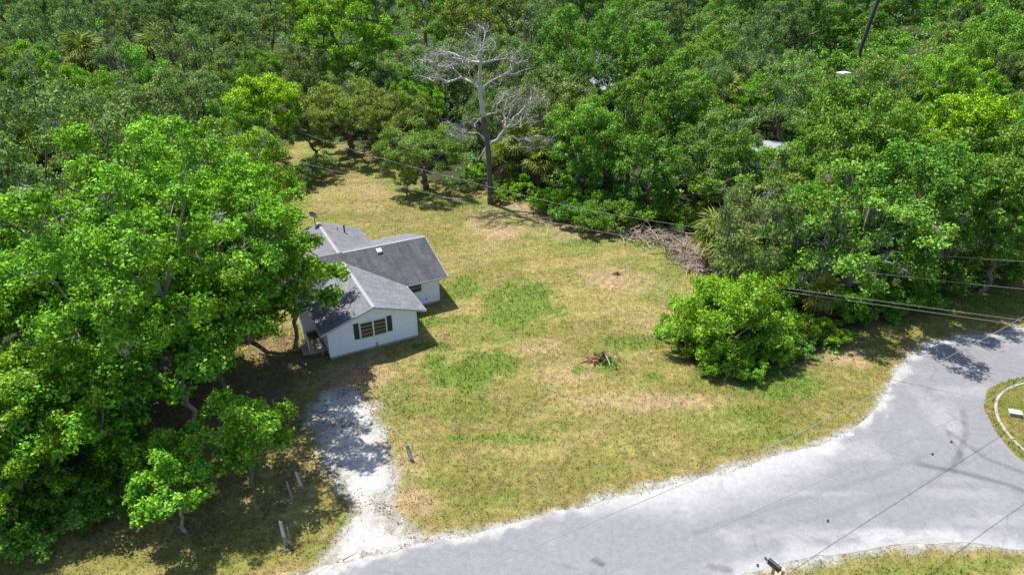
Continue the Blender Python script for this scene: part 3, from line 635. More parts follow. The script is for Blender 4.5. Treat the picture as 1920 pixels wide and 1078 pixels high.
def tubes(P, par, rad, sides=6):
    e = np.where(par >= 0)[0]; a = P[par[e]]; b = P[e]; ra = np.minimum(rad[par[e]], rad[e] * 1.35); rb = rad[e]
    d = b - a; L = np.linalg.norm(d, axis=1); d = d / (L[:, None] + 1e-9)
    up = np.where(np.abs(d[:, 2:3]) < .9, np.array([[0, 0, 1.]]), np.array([[1., 0, 0]])); u = np.cross(d, up); u /= np.linalg.norm(u, axis=1)[:, None]; v = np.cross(d, u)
    t = np.arange(sides) * 2 * np.pi / sides; ring_ = u[:, None] * np.cos(t)[None, :, None] + v[:, None] * np.sin(t)[None, :, None]
    A = a[:, None] - d[:, None] * ra[:, None, None] * .25 + ring_ * ra[:, None, None]; B = b[:, None] + ring_ * rb[:, None, None]
    V = np.concatenate([A, B], 1).reshape(-1, 3); n = len(e); o = np.arange(n)[:, None] * 2 * sides; k_ = np.arange(sides)[None]; k2 = (k_ + 1) % sides
    F = np.stack([o + k_, o + k2, o + k2 + sides, o + k_ + sides], -1).reshape(-1, 4)
    return V, F
def leaves(seed, C, cr, n, size, flat=.7, aspect=.6, droop=0.0, updown=.55):
    """n leaf faces round every clump centre C (radius cr)"""
    r = np.random.default_rng(seed); m = len(C); cr = np.broadcast_to(cr, (m,))
    nn = np.maximum(3, (n * (cr / cr.mean()) ** 2 * r.uniform(.7, 1.3, m)).astype(int)); ci = np.repeat(np.arange(m), nn); k_ = len(ci)
    d = r.normal(size=(k_, 3)); d /= np.linalg.norm(d, axis=1)[:, None]; rr_ = r.random(k_) ** .45
    lump = 1 + .35 * np.sin(d[:, 0] * 5 + ci) * np.sin(d[:, 1] * 5 + 2 * ci)
    pos = C[ci] + d * (rr_ * lump * cr[ci])[:, None] * np.array([1, 1, flat])
    pos[:, 2] -= droop * (rr_ ** 2) * cr[ci]
    nr = d * .55 + r.normal(0, .55, (k_, 3)); nr[:, 2] += updown; nr /= np.linalg.norm(nr, axis=1)[:, None]
    t = r.normal(size=(k_, 3)); a = np.cross(nr, t); a /= np.linalg.norm(a, axis=1)[:, None] + 1e-9; b = np.cross(nr, a)
    s = size * r.uniform(.5, 1.5, k_); s = s[:, None]
    bend = nr * s * .18
    V = np.stack([pos - a * s * .5 - bend, pos + b * s * .5 * aspect, pos + a * s * .5 - bend, pos - b * s * .5 * aspect], 1).reshape(-1, 3)
    return V, np.arange(4 * k_).reshape(-1, 4)
def crown_points(seed, n, cz, rx, rz, low=-.55, nsub=9, sr=.42, ry=None, cx=0, cy=0):
    """clump centres on the upper shells of nsub boughs that together make the crown: uneven outline, gaps between boughs"""
    r = np.random.default_rng(seed); ry = ry or rx; S = []
    def dirs(k_, lo):
        d = r.normal(size=(k_ * 4, 3)); d /= np.linalg.norm(d, axis=1)[:, None]; return d[d[:, 2] > lo][:k_]
    for i in range(nsub):
        c = dirs(10, low) * r.uniform(.40, .92, (10, 1)) if i else np.array([[0, 0, .5]])
        if S: dd = np.min(np.linalg.norm(c[:, None] - np.array(S)[None], axis=2), axis=1); c = c[int(np.argmax(dd))]
        else: c = c[0]
        S.append(c)
    S = np.array(S); out = []; per = max(4, int(n / nsub)); w_ = sr * r.uniform(.55, 1.35, nsub)
    for c, q in zip(S, w_):
        m = max(4, int(per * (q / sr) ** 2)); d = dirs(m * 3, -.7); pick = [d[0]]
        for v in range(m - 1):
            c_ = d[r.integers(0, len(d), 5)]; dd = np.min(np.linalg.norm(c_[:, None] - np.array(pick)[None], axis=2), axis=1); pick.append(c_[int(np.argmax(dd))])
        out.append(c + np.array(pick) * q * r.uniform(.35, 1.1, (m, 1)) * np.array((1, 1, .8)))
    return np.concatenate(out) * np.array([rx, ry, rz]) + np.array([cx, cy, cz])
def trunk_line(h, lean=(0, 0), n=5, wob=.12, seed=0):
    r = np.random.default_rng(seed); return [(lean[0] * (i / n) ** 1.3 + (r.normal(0, wob) if i else 0), lean[1] * (i / n) ** 1.3 + (r.normal(0, wob) if i else 0), -.15 * (i == 0) + h * i / n) for i in range(n + 1)]
KITS = {}
def kit(name, seed, H, rx, rz, th, ncl, cr, nlv, size, r0, lm, bm_, low=-.5, lean=(0, 0), flat=.7, aspect=.6, droop=0, moss=0, limbs=(), ry=None, bare_frac=0.0, cz=None, sides=6, nsub=9, sr=.42):
    cz = cz if cz is not None else H - rz * .95
    pts = crown_points(seed, ncl, cz, rx, rz, low, nsub, sr, ry, lean[0], lean[1]); ncl = len(pts)
    tr = trunk_line(th, lean, 5, .04 * rx, seed)
    P, par, rad = grow(seed, tr, pts, r0, limbs=limbs)
    V, F = tubes(P, par, rad, sides); tm = np_mesh(name + '_trunk', V, F, None, True); tm.materials.append(bm_)
    r = np.random.default_rng(seed + 9); leafy = r.random(ncl) >= bare_frac; C = pts[leafy]
    V, F = leaves(seed + 1, C, cr * r.uniform(.7, 1.3, len(C)), int(nlv * 1.3), size * .86, flat, aspect, droop); cm = np_mesh(name + '_crown', V, F); cm.materials.append(lm)
    K = {'trunk': tm, 'crown': cm, 'H': H, 'rx': rx, 'cz': cz}
    if bare_frac:
        V, F = twigs(seed + 2, pts[~leafy], 22, cr * 1.1, .02); q = np_mesh(name + '_twigs', V, F); q.materials.append(MT['twig']); K['twigs'] = q
    if moss:
        V, F = strands(seed + 3, C[r.random(len(C)) < moss], 16, cr); q = np_mesh(name + '_moss', V, F); q.materials.append(MT['moss']); K['hanging_moss'] = q
    KITS[name] = K; return K
def twigs(seed, C, n, L, wd):
    r = np.random.default_rng(seed); k_ = len(C) * n; ci = np.repeat(np.arange(len(C)), n)
    d = r.normal(size=(k_, 3)); d[:, 2] = d[:, 2] * .8 + .15; d /= np.linalg.norm(d, axis=1)[:, None]; l = L * r.uniform(.35, 1.1, k_)
    st = C[ci] + r.normal(0, L * .22, (k_, 3)); mid = st + d * (l * .5)[:, None] + r.normal(0, L * .1, (k_, 3)); en = mid + (d + r.normal(0, .5, (k_, 3))) * (l * .45)[:, None]
    a = np.cross(d, r.normal(size=(k_, 3))); a /= np.linalg.norm(a, axis=1)[:, None]; a *= wd
    V = np.stack([st - a, st + a, mid + a * .7, mid - a * .7, mid - a * .7, mid + a * .7, en + a * .25, en - a * .25], 1).reshape(-1, 3)
    return V, np.arange(8 * k_).reshape(-1, 4)
def strands(seed, C, n, cr):
    r = np.random.default_rng(seed); k_ = max(1, len(C)) * n; C = C if len(C) else np.zeros((1, 3)); ci = np.repeat(np.arange(len(C)), n)
    p = C[ci] + r.normal(0, cr * .55, (k_, 3)) * np.array([1, 1, .4]); l = r.uniform(.4, 1.3, k_); a = r.uniform(0, 2 * np.pi, k_); wv = np.c_[np.cos(a), np.sin(a), a * 0] * .05
    sw = r.normal(0, .08, (k_, 3)); b = p - np.c_[a * 0, a * 0, l] + sw; m_ = (p + b) / 2 + sw
    V = np.stack([p - wv, p + wv, m_ + wv * 1.3, m_ - wv * 1.3, m_ - wv * 1.3, m_ + wv * 1.3, b + wv * .2, b - wv * .2], 1).reshape(-1, 3)
    return V, np.arange(8 * k_).reshape(-1, 4)
def plant(kitname, name, loc, label, cat, group=None, rz=0.0, s=1.0, sz=None):
    K = KITS[kitname]; e = empty(name, (loc[0], loc[1], loc[2] if len(loc) > 2 else 0), rz, (s, s, sz or s)); tag(e, label, cat, group)
    for part in ('trunk', 'crown', 'twigs', 'hanging_moss'):
        if part in K:
            o = link(part if not (part == 'trunk' and cat in ('shrub', 'bush')) else 'stem', K[part], e)
            if part in ('twigs', 'hanging_moss'): o['kind'] = 'stuff'
    if cat in ('shrub', 'bush'):
        for c in e.children:
            if c.name.startswith('crown'): c.name = 'foliage'
    return e
rnd = random.Random(11)
# kinds of tree in the wood
for i in range(4): kit('oak%d' % i, 300 + i, 9.2 + .5 * i, 4.4, 4.3, 2.6, 215, .50, 82, .18, .26, MT['leaf_oak'], MT['bark'], low=-.75, flat=.75, moss=.06 if i < 2 else 0, bare_frac=.05, nsub=26 + 2 * i, sr=.20)
for i in range(4): kit('broad%d' % i, 320 + i, 10.0 + .7 * i, 3.7, 5.2, 3.0, 215, .50, 82, .20, .22, MT['leaf_mid'], MT['bark'], low=-.85, flat=.8, nsub=26 + 2 * i, sr=.22, bare_frac=.03)
for i in range(2): kit('olive%d' % i, 340 + i, 8.8, 3.8, 4.0, 2.4, 190, .5, 80, .19, .22, MT['leaf_olive'], MT['bark'], low=-.75, flat=.75, nsub=25, sr=.21, bare_frac=.05)
for i in range(2): kit('lime%d' % i, 350 + i, 9.0, 3.9, 3.6, 3.0, 230, .5, 90, .21, .22, MT['leaf_lime'], MT['bark'], low=-.6, flat=.8, nsub=26, sr=.25)
for i in range(3): kit('shrub%d' % i, 360 + i, 3.0, 2.0, 1.6, .5, 84, .36, 62, .17, .06, MT['leaf_mid'], MT['bark'], low=-.5, cz=1.3, nsub=15, sr=.28)
for i in range(2): kit('shrub_bright%d' % i, 370 + i, 3.0, 2.1, 1.5, .5, 84, .36, 66, .18, .06, MT['leaf_bright'], MT['bark'], low=-.5, cz=1.25, nsub=15, sr=.28)
for i in range(2): kit('shrub_grey%d' % i, 380 + i, 3.6, 2.0, 1.8, .7, 84, .36, 60, .15, .06, MT['leaf_oak'], MT['bark'], low=-.6, cz=1.7, nsub=15, sr=.27)
# great bright green trees left of the house
kit('big_left', 401, 16.5, 7.8, 6.6, 7.0, 600, .55, 112, .20, .36, MT['leaf_bright'], MT['bark_pale'], low=-.8, lean=(3.2, .4), bare_frac=.05, nsub=58, sr=.155, sides=8,
    limbs=((2, [(-1.6, -.6, 4.1), (-3.6, -1.2, 4.4), (-5.4, -1.4, 4.2)]), (2, [(2.4, -.6, 4.4), (4.6, -1.4, 5.6)]), (4, [(-.4, .2, 7.0), (-3.0, .3, 7.4), (-5.4, .2, 7.0)]), (5, [(4.2, 1.2, 9.4), (5.0, 2.0, 12.0), (6.4, 2.6, 14.6)]), (5, [(2.2, 1.2, 9.4), (.6, 1.6, 12.6)])))
kit('bright0', 411, 12.5, 5.2, 4.9, 5.0, 330, .52, 100, .20, .34, MT['leaf_bright'], MT['bark_pale'], low=-.8, bare_frac=.05, nsub=36, sr=.19)
kit('bright1', 412, 10.5, 4.4, 4.3, 4.0, 260, .50, 100, .20, .28, MT['leaf_bright'], MT['bark_pale'], low=-.8, bare_frac=.05, nsub=30, sr=.205)
kit('leaning', 413, 11.5, 4.0, 3.2, 6.0, 200, .52, 100, .20, .18, MT['leaf_bright'], MT['bark'], low=-.5, lean=(2.4, -1.0), nsub=24, sr=.22, bare_frac=.05)
kit('young0', 421, 5.4, 2.4, 2.0, 1.9, 100, .40, 80, .18, .10, MT['leaf_bright'], MT['bark'], low=-.6, nsub=16, sr=.28)
kit('young1', 422, 5.0, 2.1, 1.9, 2.2, 95, .40, 90, .18, .09, MT['leaf_bright'], MT['bark_pale'], low=-.5, nsub=14, sr=.30)
kit('mossy', 431, 9.5, 5.4, 4.0, 3.0, 300, .50, 82, .19, .34, MT['leaf_mid'], MT['bark'], low=-.8, flat=.75, moss=.12, bare_frac=.07, nsub=36, sr=.175)
kit('spreading', 432, 8.6, 5.8, 3.3, 2.4, 300, .5, 80, .18, .34, MT['leaf_olive'], MT['bark'], low=-.7, flat=.7, bare_frac=.05, nsub=36, sr=.17)
kit('cedar', 441, 9.5, 1.6, 4.4, 2.0, 150, .42, 60, .17, .16, MT['leaf_dark'], MT['bark_dark'], low=-.95, cz=5.0, nsub=14, sr=.4)
kit('big_bush', 451, 4.3, 4.4, 2.6, .6, 500, .42, 110, .135, .10, MT['leaf_bright'], MT['bark'], low=-.3, cz=1.7, ry=3.5, nsub=40, sr=.21)
kit('tall_bright', 461, 17.0, 6.4, 6.8, 6.0, 400, .62, 78, .25, .4, MT['leaf_bright'], MT['bark_dark'], low=-.85, nsub=44, sr=.18)
taken = []
def put(kitname, name, px, py, zc, label, cat='tree', group=None, s=1.0, rz=None, base=False, sz=None):
    """(px, py) is where the crown's middle (height zc) or, with base, its foot stands"""
    p = at(px, py, 0 if base else zc); K = KITS[kitname]
    taken.append((p[0], p[1], K['rx'] * s)); return plant(kitname, name, (p[0], p[1], 0), label, cat, group, rnd.uniform(0, 6.28) if rz is None else rz, s, sz)
G_LEFT = 'bright green trees beside the driveway'
e = put('big_left', 'sycamore_tree', 245, 765, 0, 'tallest bright green broadleaf tree with pale bare limbs and thick trunk left of the driveway', s=1.0, rz=0.0, base=True)
put('bright0', 'broadleaf_tree', 430, 300, 8.5, 'bright green tree standing behind the tallest driveway tree, crown reaching the rear of the house', s=.95)
put('leaning', 'broadleaf_tree', 470, 640, 0, 'bright green tree with its crown over the left edge of the house roof', s=.98, rz=0.0, base=True)
put('young0', 'broadleaf_tree', 544, 566, 3.6, 'bright green young tree touching the left side of the house', s=1.42)
put('bright1', 'broadleaf_tree', 20, 470, 7.0, 'bright green tree standing west of the tallest driveway tree', s=1.0)
put('bright1', 'broadleaf_tree', 85, 715, 6.0, 'full rounded bright green tree in front of the tallest driveway tree', s=.76)
put('young1', 'young_tree', 322, 908, 2.9, 'small lone round-headed tree with slim trunk on the grass verge', s=.86)
put('young0', 'young_tree', 445, 785, 4.2, 'young leaning green tree beside the shaded driveway', s=1.0)
put('young1', 'young_tree', 285, 815, 4.2, 'slender young tree between the tallest tree and the grass verge', s=.8)
put('bright1', 'broadleaf_tree', 5, 850, 4.0, 'dark-stemmed green tree in the thicket at the end of the verge', s=.62)
put('bright0', 'broadleaf_tree', 230, 330, 8.5, 'broad green tree with grey dead twigs behind the tallest driveway tree', s=.9)
put('bright1', 'broadleaf_tree', 330, 470, 8.5, 'bright green tree crowding the right flank of the tallest driveway tree', s=.9)
for i, (px, py, z_, kn_, sc_) in enumerate([(150, 660, 4.0, 'young0', 1.5), (335, 690, 4.2, 'young1', 1.5), (400, 640, 4.0, 'young0', 1.4), (170, 800, 3.4, 'young0', 1.3), (90, 815, 3.0, 'young1', 1.2), (360, 580, 5.0, 'young0', 1.5), (250, 560, 6.0, 'young1', 1.6), (20, 640, 5.0, 'young0', 1.6)]):
    put(kn_, 'understory_tree', px, py, z_, 'bright green young tree filling the shade under the tall driveway trees', 'tree', 'young trees under the driveway trees', sc_)
for i, (px, py, sc_) in enumerate([(60, 950, .8), (140, 925, .9), (205, 905, .8), (250, 870, .8), (110, 880, .9), (10, 1000, .9), (25, 930, 1.0), (165, 960, .5), (190, 850, .9), (215, 945, .55)]):
    put(('shrub%d' % (i % 3)) if i % 2 else 'shrub_bright%d' % (i % 4 // 2), 'thicket_shrub', px, py, 1.2 * sc_, 'green shrub in the thicket under the tall driveway trees', 'shrub', 'thicket shrubs by the verge', sc_)
put('lime0', 'lime_tree', 485, 166, 9.0, 'yellow-green rounded tree glowing above the oaks left of the clearing', s=1.2)
put('lime1', 'lime_tree', 1815, 240, 6.5, 'vivid lime green tree in the wood beyond the road end', s=1.12)
put('tall_bright', 'tall_tree', 655, 72, 11, 'towering bright green tree rising far behind the rear lawn', s=1.12)
put('spreading', 'live_oak', 650, 205, 5.5, 'spreading olive green oak overhanging the dark rear corner of the lawn', s=1.0)
put('spreading', 'live_oak', 735, 215, 5.5, 'olive oak standing between the overhanging oak and the bent pale trunk', s=.92)
put('olive0', 'live_oak', 585, 240, 4.2, 'olive oak at the left rear corner of the lawn', s=.75)
put('shrub_grey0', 'edge_shrub', 600, 310, 1.6, 'grey-green shrub standing alone on the rear lawn behind the house', 'shrub', s=.95)
put('shrub_grey1', 'edge_shrub', 560, 330, 1.4, 'grey-green shrub half behind the bright tree on the rear lawn', 'shrub', s=.8)
put('spreading', 'live_oak', 795, 295, 3.4, 'low olive oak with branches drooping to the lawn beside the dead tree', s=.82)
put('olive1', 'live_oak', 760, 335, 1.8, 'small olive oak sapling by the drooping oak', s=.36)
for px, py, sc_ in ((750, 372, .26), (793, 383, .24), (845, 355, .4), (880, 352, .45)): put('shrub_grey0', 'edge_sapling', px, py, .5, 'tiny grey-green sapling on the lawn before the dead tree', 'shrub', 'saplings at the lawn edge', sc_)
for px, py, sc_ in ((935, 362, .6), (980, 355, .7), (1010, 375, .6), (955, 335, .8), (890, 330, .7)): put('shrub_bright1', 'edge_shrub', px, py, .8, 'light green shrub at the foot of the dead tree', 'shrub', 'shrubs round the dead tree', sc_)
put('big_bush', 'lawn_bush', 1378, 596, 2.0, 'big rounded bright green bush on the lawn near the road', 'bush', s=1.02, rz=.3, sz=1.25)
for px, py, sc_ in ((1290, 640, .6), (1340, 680, .55), (1455, 660, .6), (1490, 620, .7), (1255, 610, .5), (1405, 690, .5)): put('shrub_bright0', 'bush_shoot', px, py, .7, 'low leafy shoot at the skirt of the big lawn bush', 'shrub', 'shoots round the big bush', sc_)
put('mossy', 'mossy_oak', 1605, 440, 5.7, 'oak hung with grey moss beside the road end', s=1.12)
put('mossy', 'mossy_oak', 1440, 330, 6.0, 'moss-draped oak behind the yellowing palms', s=.95)
put('broad0', 'wood_tree', 1500, 420, 5.0, 'leafy tree between the moss-hung oak and the palms', s=.85)
put('broad2', 'wood_tree', 1700, 424, 5.4, 'dense green tree leaning over the road end', s=1.12)
put('broad1', 'wood_tree', 1800, 405, 5.4, 'full green tree casting shade on the road end verge', s=1.12)
put('broad3', 'wood_tree', 1885, 420, 5.5, 'full green tree behind the sunny verge beyond the road end', s=.95)
put('broad1', 'wood_tree', 1180, 250, 6, 'green tree above the curved pale trunk at the back of the lawn', s=1.05)
put('broad3', 'wood_tree', 1285, 190, 7.5, 'dark-trunked tall tree at the back edge of the lawn', s=1.05)
put('broad2', 'wood_tree', 1085, 285, 5.0, 'bushy dark green tree at the back edge of the lawn beside the dead tree', s=.95)
put('broad0', 'wood_tree', 1220, 310, 5.2, 'leafy tree with shaded base behind the brush pile', s=.95)
put('broad1', 'wood_tree', 1335, 320, 5.2, 'leafy tree over the brush pile end', s=.98)
for i, (px, py, sc_) in enumerate([(1040, 385, .8), (1075, 400, .9), (1110, 415, .9), (1060, 370, 1.0), (1150, 405, 1.0), (1190, 400, 1.0), (1240, 405, .9), (1290, 410, .9), (1130, 380, 1.1), (1330, 430, .7), (1530, 560, .9), (1490, 540, .9), (1580, 570, .8), (1630, 560, .8),
                                   (1680, 560, .9), (1720, 545, .9), (1770, 520, .9), (1810, 505, .8), (1860, 505, .9), (1905, 505, .9), (1620, 590, .5), (1555, 620, .6), (1500, 650, .5), (1660, 580, .5), (1440, 510, 1.3), (1465, 530, 1.2)]):
    put(('shrub_bright%d' % (i % 2)) if i % 3 == 0 else 'shrub%d' % (i % 3), 'edge_shrub', px, py, 1.3 * sc_, 'leafy green shrub along the sunny edge of the wood', 'shrub', 'shrubs along the wood edge', sc_)
for px, py, sc_ in ((1568, 118, 1.7), (1645, 118, 1.9), (1660, 85, 2.0), (1575, 78, 1.8), (1625, 150, 1.4), (1635, 50, 2.2), (1590, 40, 2.0), (1610, 95, 1.3)): put('shrub%d' % (px % 3), 'wood_shrub', px, py, 1.2 * sc_, 'green shrub growing round the foot of the tall pine', 'shrub', 'shrubs round the pine', sc_)
put('cedar', 'cedar_tree', 1490, 95, 5.5, 'narrow dark cone-shaped cedar in the wood', s=1.1)

# ------------------------------------------------------------------ dead and bare trees
def bare_tree(name, loc, lobes, trunk, r0, seed, label, rz=0.0, s=1.0, ntw=26, dark=True, limbs=()):
    e = empty(name, (loc[0], loc[1], 0), rz, (s, s, s)); tag(e, label, 'tree')
    r = np.random.default_rng(seed); pts = []
    for (c, rad_, n) in lobes:
        d = r.normal(size=(n, 3)); d /= np.linalg.norm(d, axis=1)[:, None]; pts.append(np.array(c) + d * np.array(rad_) * (r.random(n) ** .4)[:, None])
    pts = np.concatenate(pts)
    P, par, rad = grow(seed, trunk, pts, r0, tip_r=.034, bias=.40, bow=.06, limbs=limbs)
    thick = np.arange(len(P)) <= max(2, len(trunk) - 3); thick[0] = False
    for nm, sel, mt_ in (('trunk', thick, MT['bark_trunk_dead'] if dark else MT['bark_dead']), ('branches', ~thick, MT['bark_dead'])):
        pp = np.where(sel, par, -1); V, F = tubes(P, pp, rad, 8 if nm == 'trunk' else 5); link(nm, np_mesh(nm, V, F, None, True), e, mt_)['kind'] = 'stuff' if nm == 'branches' else 'thing'
    V, F = twigs(seed + 2, pts, max(6, ntw // 2), .85, .014); link('twigs', np_mesh('twigs', V, F), e, MT['twig'])['kind'] = 'stuff'; return e
D = at(920, 382)
bare_tree('dead_tree', D, [((-4.0, .3, 13.2), (3.0, 2.4, 2.2), 85), ((3.0, .2, 9.6), (2.9, 2.2, 2.1), 75), ((-.6, .2, 15.2), (1.6, 1.3, 1.7), 34), ((-2.8, -.3, 7.6), (2.0, 1.4, 1.2), 28), ((4.4, 0, 6.2), (1.8, 1.2, .7), 18), ((2.2, .5, 13.2), (1.6, 1.4, 1.6), 24)],
          [(0, 0, -.2), (-.05, 0, 3), (-.2, .05, 6), (-.55, .1, 8.6), (-.85, .1, 11), (-.75, .15, 13.4)], .25, 611, 'tall leafless silver dead tree with dark trunk at the back of the lawn', ntw=20,
          limbs=((2, [(-1.1, -.3, 4.6), (-2.6, -.6, 5.3)]), (2, [(.7, 0, 6.4), (1.4, 0, 7.4)])))
B = at(1152, 232)
bare_tree('bare_tree', B, [((-1.5, 0, 6.4), (2.2, 2, 1.6), 24), ((2.2, 0, 6.0), (2.0, 2, 1.8), 24), ((-3.2, 0, 3.6), (1.2, 1, .8), 8)], [(0, 0, -.2), (-.1, 0, 1.2), (-.5, 0, 2.6), (-1.0, 0, 4.2)], .26, 623,
          'leafless grey tree with forked dark trunk in front of the hidden pale roof', s=1.15, limbs=((1, [(1.0, 0, 3.0), (1.9, 0, 4.6)]),))
Sg = at(822, 270)
bare_tree('broken_snag', Sg, [((-5.0, 0, 5.6), (1.6, 1.2, .8), 12), ((-.4, .2, 6.2), (1.0, 1, .7), 6)], [(0, 0, -.1), (-.6, 0, 1.4), (-.9, 0, 3.4), (-1.2, 0, 4.6), (-2.6, 0, 5.6)], .28, 633, 'crooked pale dead trunk bent over left at the back of the lawn', dark=False, ntw=12)
Cu = at(1172, 352)
bare_tree('leaning_snag', Cu, [((1.4, 0, 4.2), (.5, .5, .4), 3), ((-.5, 0, .9), (.5, .4, .3), 3)], [(0, 0, -.1), (.35, 0, 1.0), (.85, 0, 2.0), (1.1, 0, 3.2), (1.2, 0, 4.0)], .17, 643, 'curved pale dead stem standing in the shade of the wood edge', dark=False, ntw=8)
# tall pine with a bare trunk
pp_ = at(1600, 138)
e = empty('pine_tree', (pp_[0], pp_[1], 0)); tag(e, 'tall pine with long bare dark trunk in the far wood', 'tree'); taken.append((pp_[0], pp_[1], 2.5))
tp = [(0, 0, -.2), (.3, 0, 4), (.9, 0, 9), (1.6, 0, 14), (2.0, 0, 19), (2.3, 0, 24)]
cl = np.concatenate([crown_points(651, 60, 22.5, 3.6, 3.2, -.8, 8, .4, None, 2.2), np.array([(-4.0, 0, 14.4), (-3.0, .5, 13.6), (4.6, 0, 14.6), (5.4, .4, 15.6)])])
P, par, rad = grow(651, tp, cl, .38, limbs=((2, [(-1.0, 0, 11.6), (-2.6, 0, 13.2)]), (2, [(2.6, 0, 11.2), (4.0, 0, 13.2)]))); V, F = tubes(P, par, rad, 8); link('trunk', np_mesh('trunk', V, F, None, True), e, MT['bark_dark'])
V, F = leaves(652, cl, .9, 90, .22, .6, .3); link('crown', np_mesh('crown', V, F), e, MT['leaf_olive'])

# ------------------------------------------------------------------ cabbage palms: trunk and single fan fronds
def fan(seed, yel=False):
    r = np.random.default_rng(seed); V = []; F = []
    V += [(0, -.025, 0), (0, .025, 0), (1.0, .015, .10), (1.0, -.015, .10)]; F.append((0, 1, 2, 3))
    for i in range(15):
        a = R(-105 + 15 * i) + r.normal(0, .03); l = (1.15 - .25 * abs(i - 7) / 7) * r.uniform(.85, 1.1); d = np.array((math.cos(a), math.sin(a), 0)); s_ = np.array((-d[1], d[0], 0)) * .06
        h = np.array((1.0, 0, .10)); m_ = h + d * l * .6 + np.array((0, 0, -.03 + .05 * (i % 2))); t = h + d * l + np.array((0, 0, -.38 * l * r.uniform(.6, 1.3)))
        n = len(V); V += [tuple(h - s_ * .2), tuple(h + s_ * .2), tuple(m_ + s_), tuple(m_ - s_), tuple(t + s_ * .15), tuple(t - s_ * .15)]; F += [(n, n + 1, n + 2, n + 3), (n + 3, n + 2, n + 4, n + 5)]
    me = bpy.data.meshes.new('frond'); me.from_pydata(V, [], F); me.update(); return me
FAN = [fan(i) for i in range(3)]; FANY = [fan(10 + i) for i in range(2)]; FAND = [fan(20 + i) for i in range(2)]
for me in FAN: me.materials.append(MT['leaf_palm'])
for me in FANY: me.materials.append(MT['leaf_palm_y'])
for me in FAND: me.materials.append(MT['leaf_dead'])
def palm(px, py, z, label, n=24, dead=6, yellow=4, s=1.0, group=None, seed=0):
    p = at(px, py, z); r = random.Random(seed + px); e = empty('cabbage_palm', (p[0], p[1], 0)); tag(e, label, 'palm', group); taken.append((p[0], p[1], 1.6 * s))
    m = MB(); hh = max(.4, z - .3); m.tube([(0, 0, -.1), (.05, 0, hh * .4), (0, .05, hh * .8), (0, 0, hh + .3)], [.2, .17, .19, .13], 9)
    for i in range(int(hh / .18)):
        a = i * 2.4; q = np.array((math.cos(a) * .18, math.sin(a) * .18, .2 + i * .18)); m.tube([q, q + np.array((math.cos(a) * .14, math.sin(a) * .14, .22))], [.05, .02], 4)
    m.build('trunk', MT['palm_trunk'], e)
    for i in range(n + dead + yellow):
        if i < n: el, lib, nm = r.uniform(-15, 78), FAN, 'frond'
        elif i < n + yellow: el, lib, nm = r.uniform(-38, 0), FANY, 'yellow_frond'
        else: el, lib, nm = r.uniform(-82, -52), FAND, 'dead_frond'
        o = link(nm, r.choice(lib), e, None, (0, 0, z)); o.rotation_euler = (r.uniform(-.5, .5), -R(el), i * 2.39996 + r.uniform(-.3, .3)); k_ = s * r.uniform(.85, 1.2); o.scale = (k_, k_, k_)
palm(155, 104, 9.6, 'cabbage palm with a shaggy brown dead skirt above the oaks', 28, 18, 12, 1.55)
palm(298, 88, 9.6, 'cabbage palm with yellowish crown between oaks in the far wood', 26, 14, 12, 1.55)
palm(1352, 440, 2.8, 'yellowing cabbage palm at the end of the brush pile', 20, 4, 14, 1.15)
palm(1385, 485, 1.6, 'low full cabbage palm behind the big lawn bush', 24, 4, 8, 1.2)
palm(1405, 420, 3.4, 'cabbage palm in the shade of the moss-draped oak', 22, 5, 5, 1.1)
palm(975, 265, 4.6, 'green cabbage palm just behind the dead tree', 26, 6, 2, 1.15)
palm(1010, 300, 3.2, 'yellow-tipped cabbage palm right of the dead tree', 22, 4, 8, 1.1)
palm(940, 300, 3.0, 'shaded cabbage palm between the dead tree and the snag', 22, 8, 1, 1.0)
palm(1540, 552, 2.0, 'cabbage palm with hanging brown fronds beside the moss-hung oak', 16, 12, 5, .8)
palm(1365, 175, 6.5, 'cabbage palm with brown skirt deep in the wood', 24, 10, 4, 1.15)
palm(430, 85, 7.5, 'dark green cabbage palm among the far oaks', 24, 6, 2, 1.1)

# ------------------------------------------------------------------ buildings and pale things half hidden in the wood
def cabin(name, px, py, z, rz, L, Wd, label, roofm, wallm, hgt=2.4):
    p = at(px, py, z); e = empty(name, (p[0], p[1], 0), rz); tag(e, label, 'building'); taken.append((p[0], p[1], max(L, Wd) * .5))
    m = MB(); a, b = L / 2, Wd / 2; rz_ = hgt + b * .4
    m.box(-a, a, -b, b, -.1, hgt); m.add([(-a, -b, hgt), (-a, b, hgt), (-a, 0, rz_), (a, -b, hgt), (a, b, hgt), (a, 0, rz_)], [(0, 2, 1), (3, 4, 5)]); m.build('wall', wallm, e)
    for sg in (-1, 1):
        V = [(-a - .4, 0, rz_ + .05), (a + .4, 0, rz_ + .05), (a + .4, sg * (b + .5), hgt - .15), (-a - .4, sg * (b + .5), hgt - .15)]
        m = MB(); V = V + [(x, y, zz + .08) for x, y, zz in V]; m.add(V, [(0, 1, 2, 3), (7, 6, 5, 4), (0, 4, 5, 1), (1, 5, 6, 2), (2, 6, 7, 3), (3, 7, 4, 0)]); m.build('roof_slope', roofm, e)
    for x in (-a * .5, a * .5):
        wn = MB().box(x - .6, x + .6, -b - .05, -b + .02, 1.0, 2.0).build('window', MT['trim'], e); MB().box(x - .53, x + .53, -b - .06, -b - .045, 1.07, 1.93).build('pane', MT['glass'], wn)
    dr = MB().box(-.45, .45, -b - .04, -b + .02, .02, 2.05).build('door', MT['trim'], e); MB().box(.33, .38, -b - .08, -b - .03, .98, 1.05).build('handle', MT['dark'], dr)
    return e
cabin('cottage', 1172, 150, 2.8, .2, 12, 7.5, 'brown house with pale roof half hidden by trees behind the bare tree', MT['pale_roof'], MT['tan_wall'])
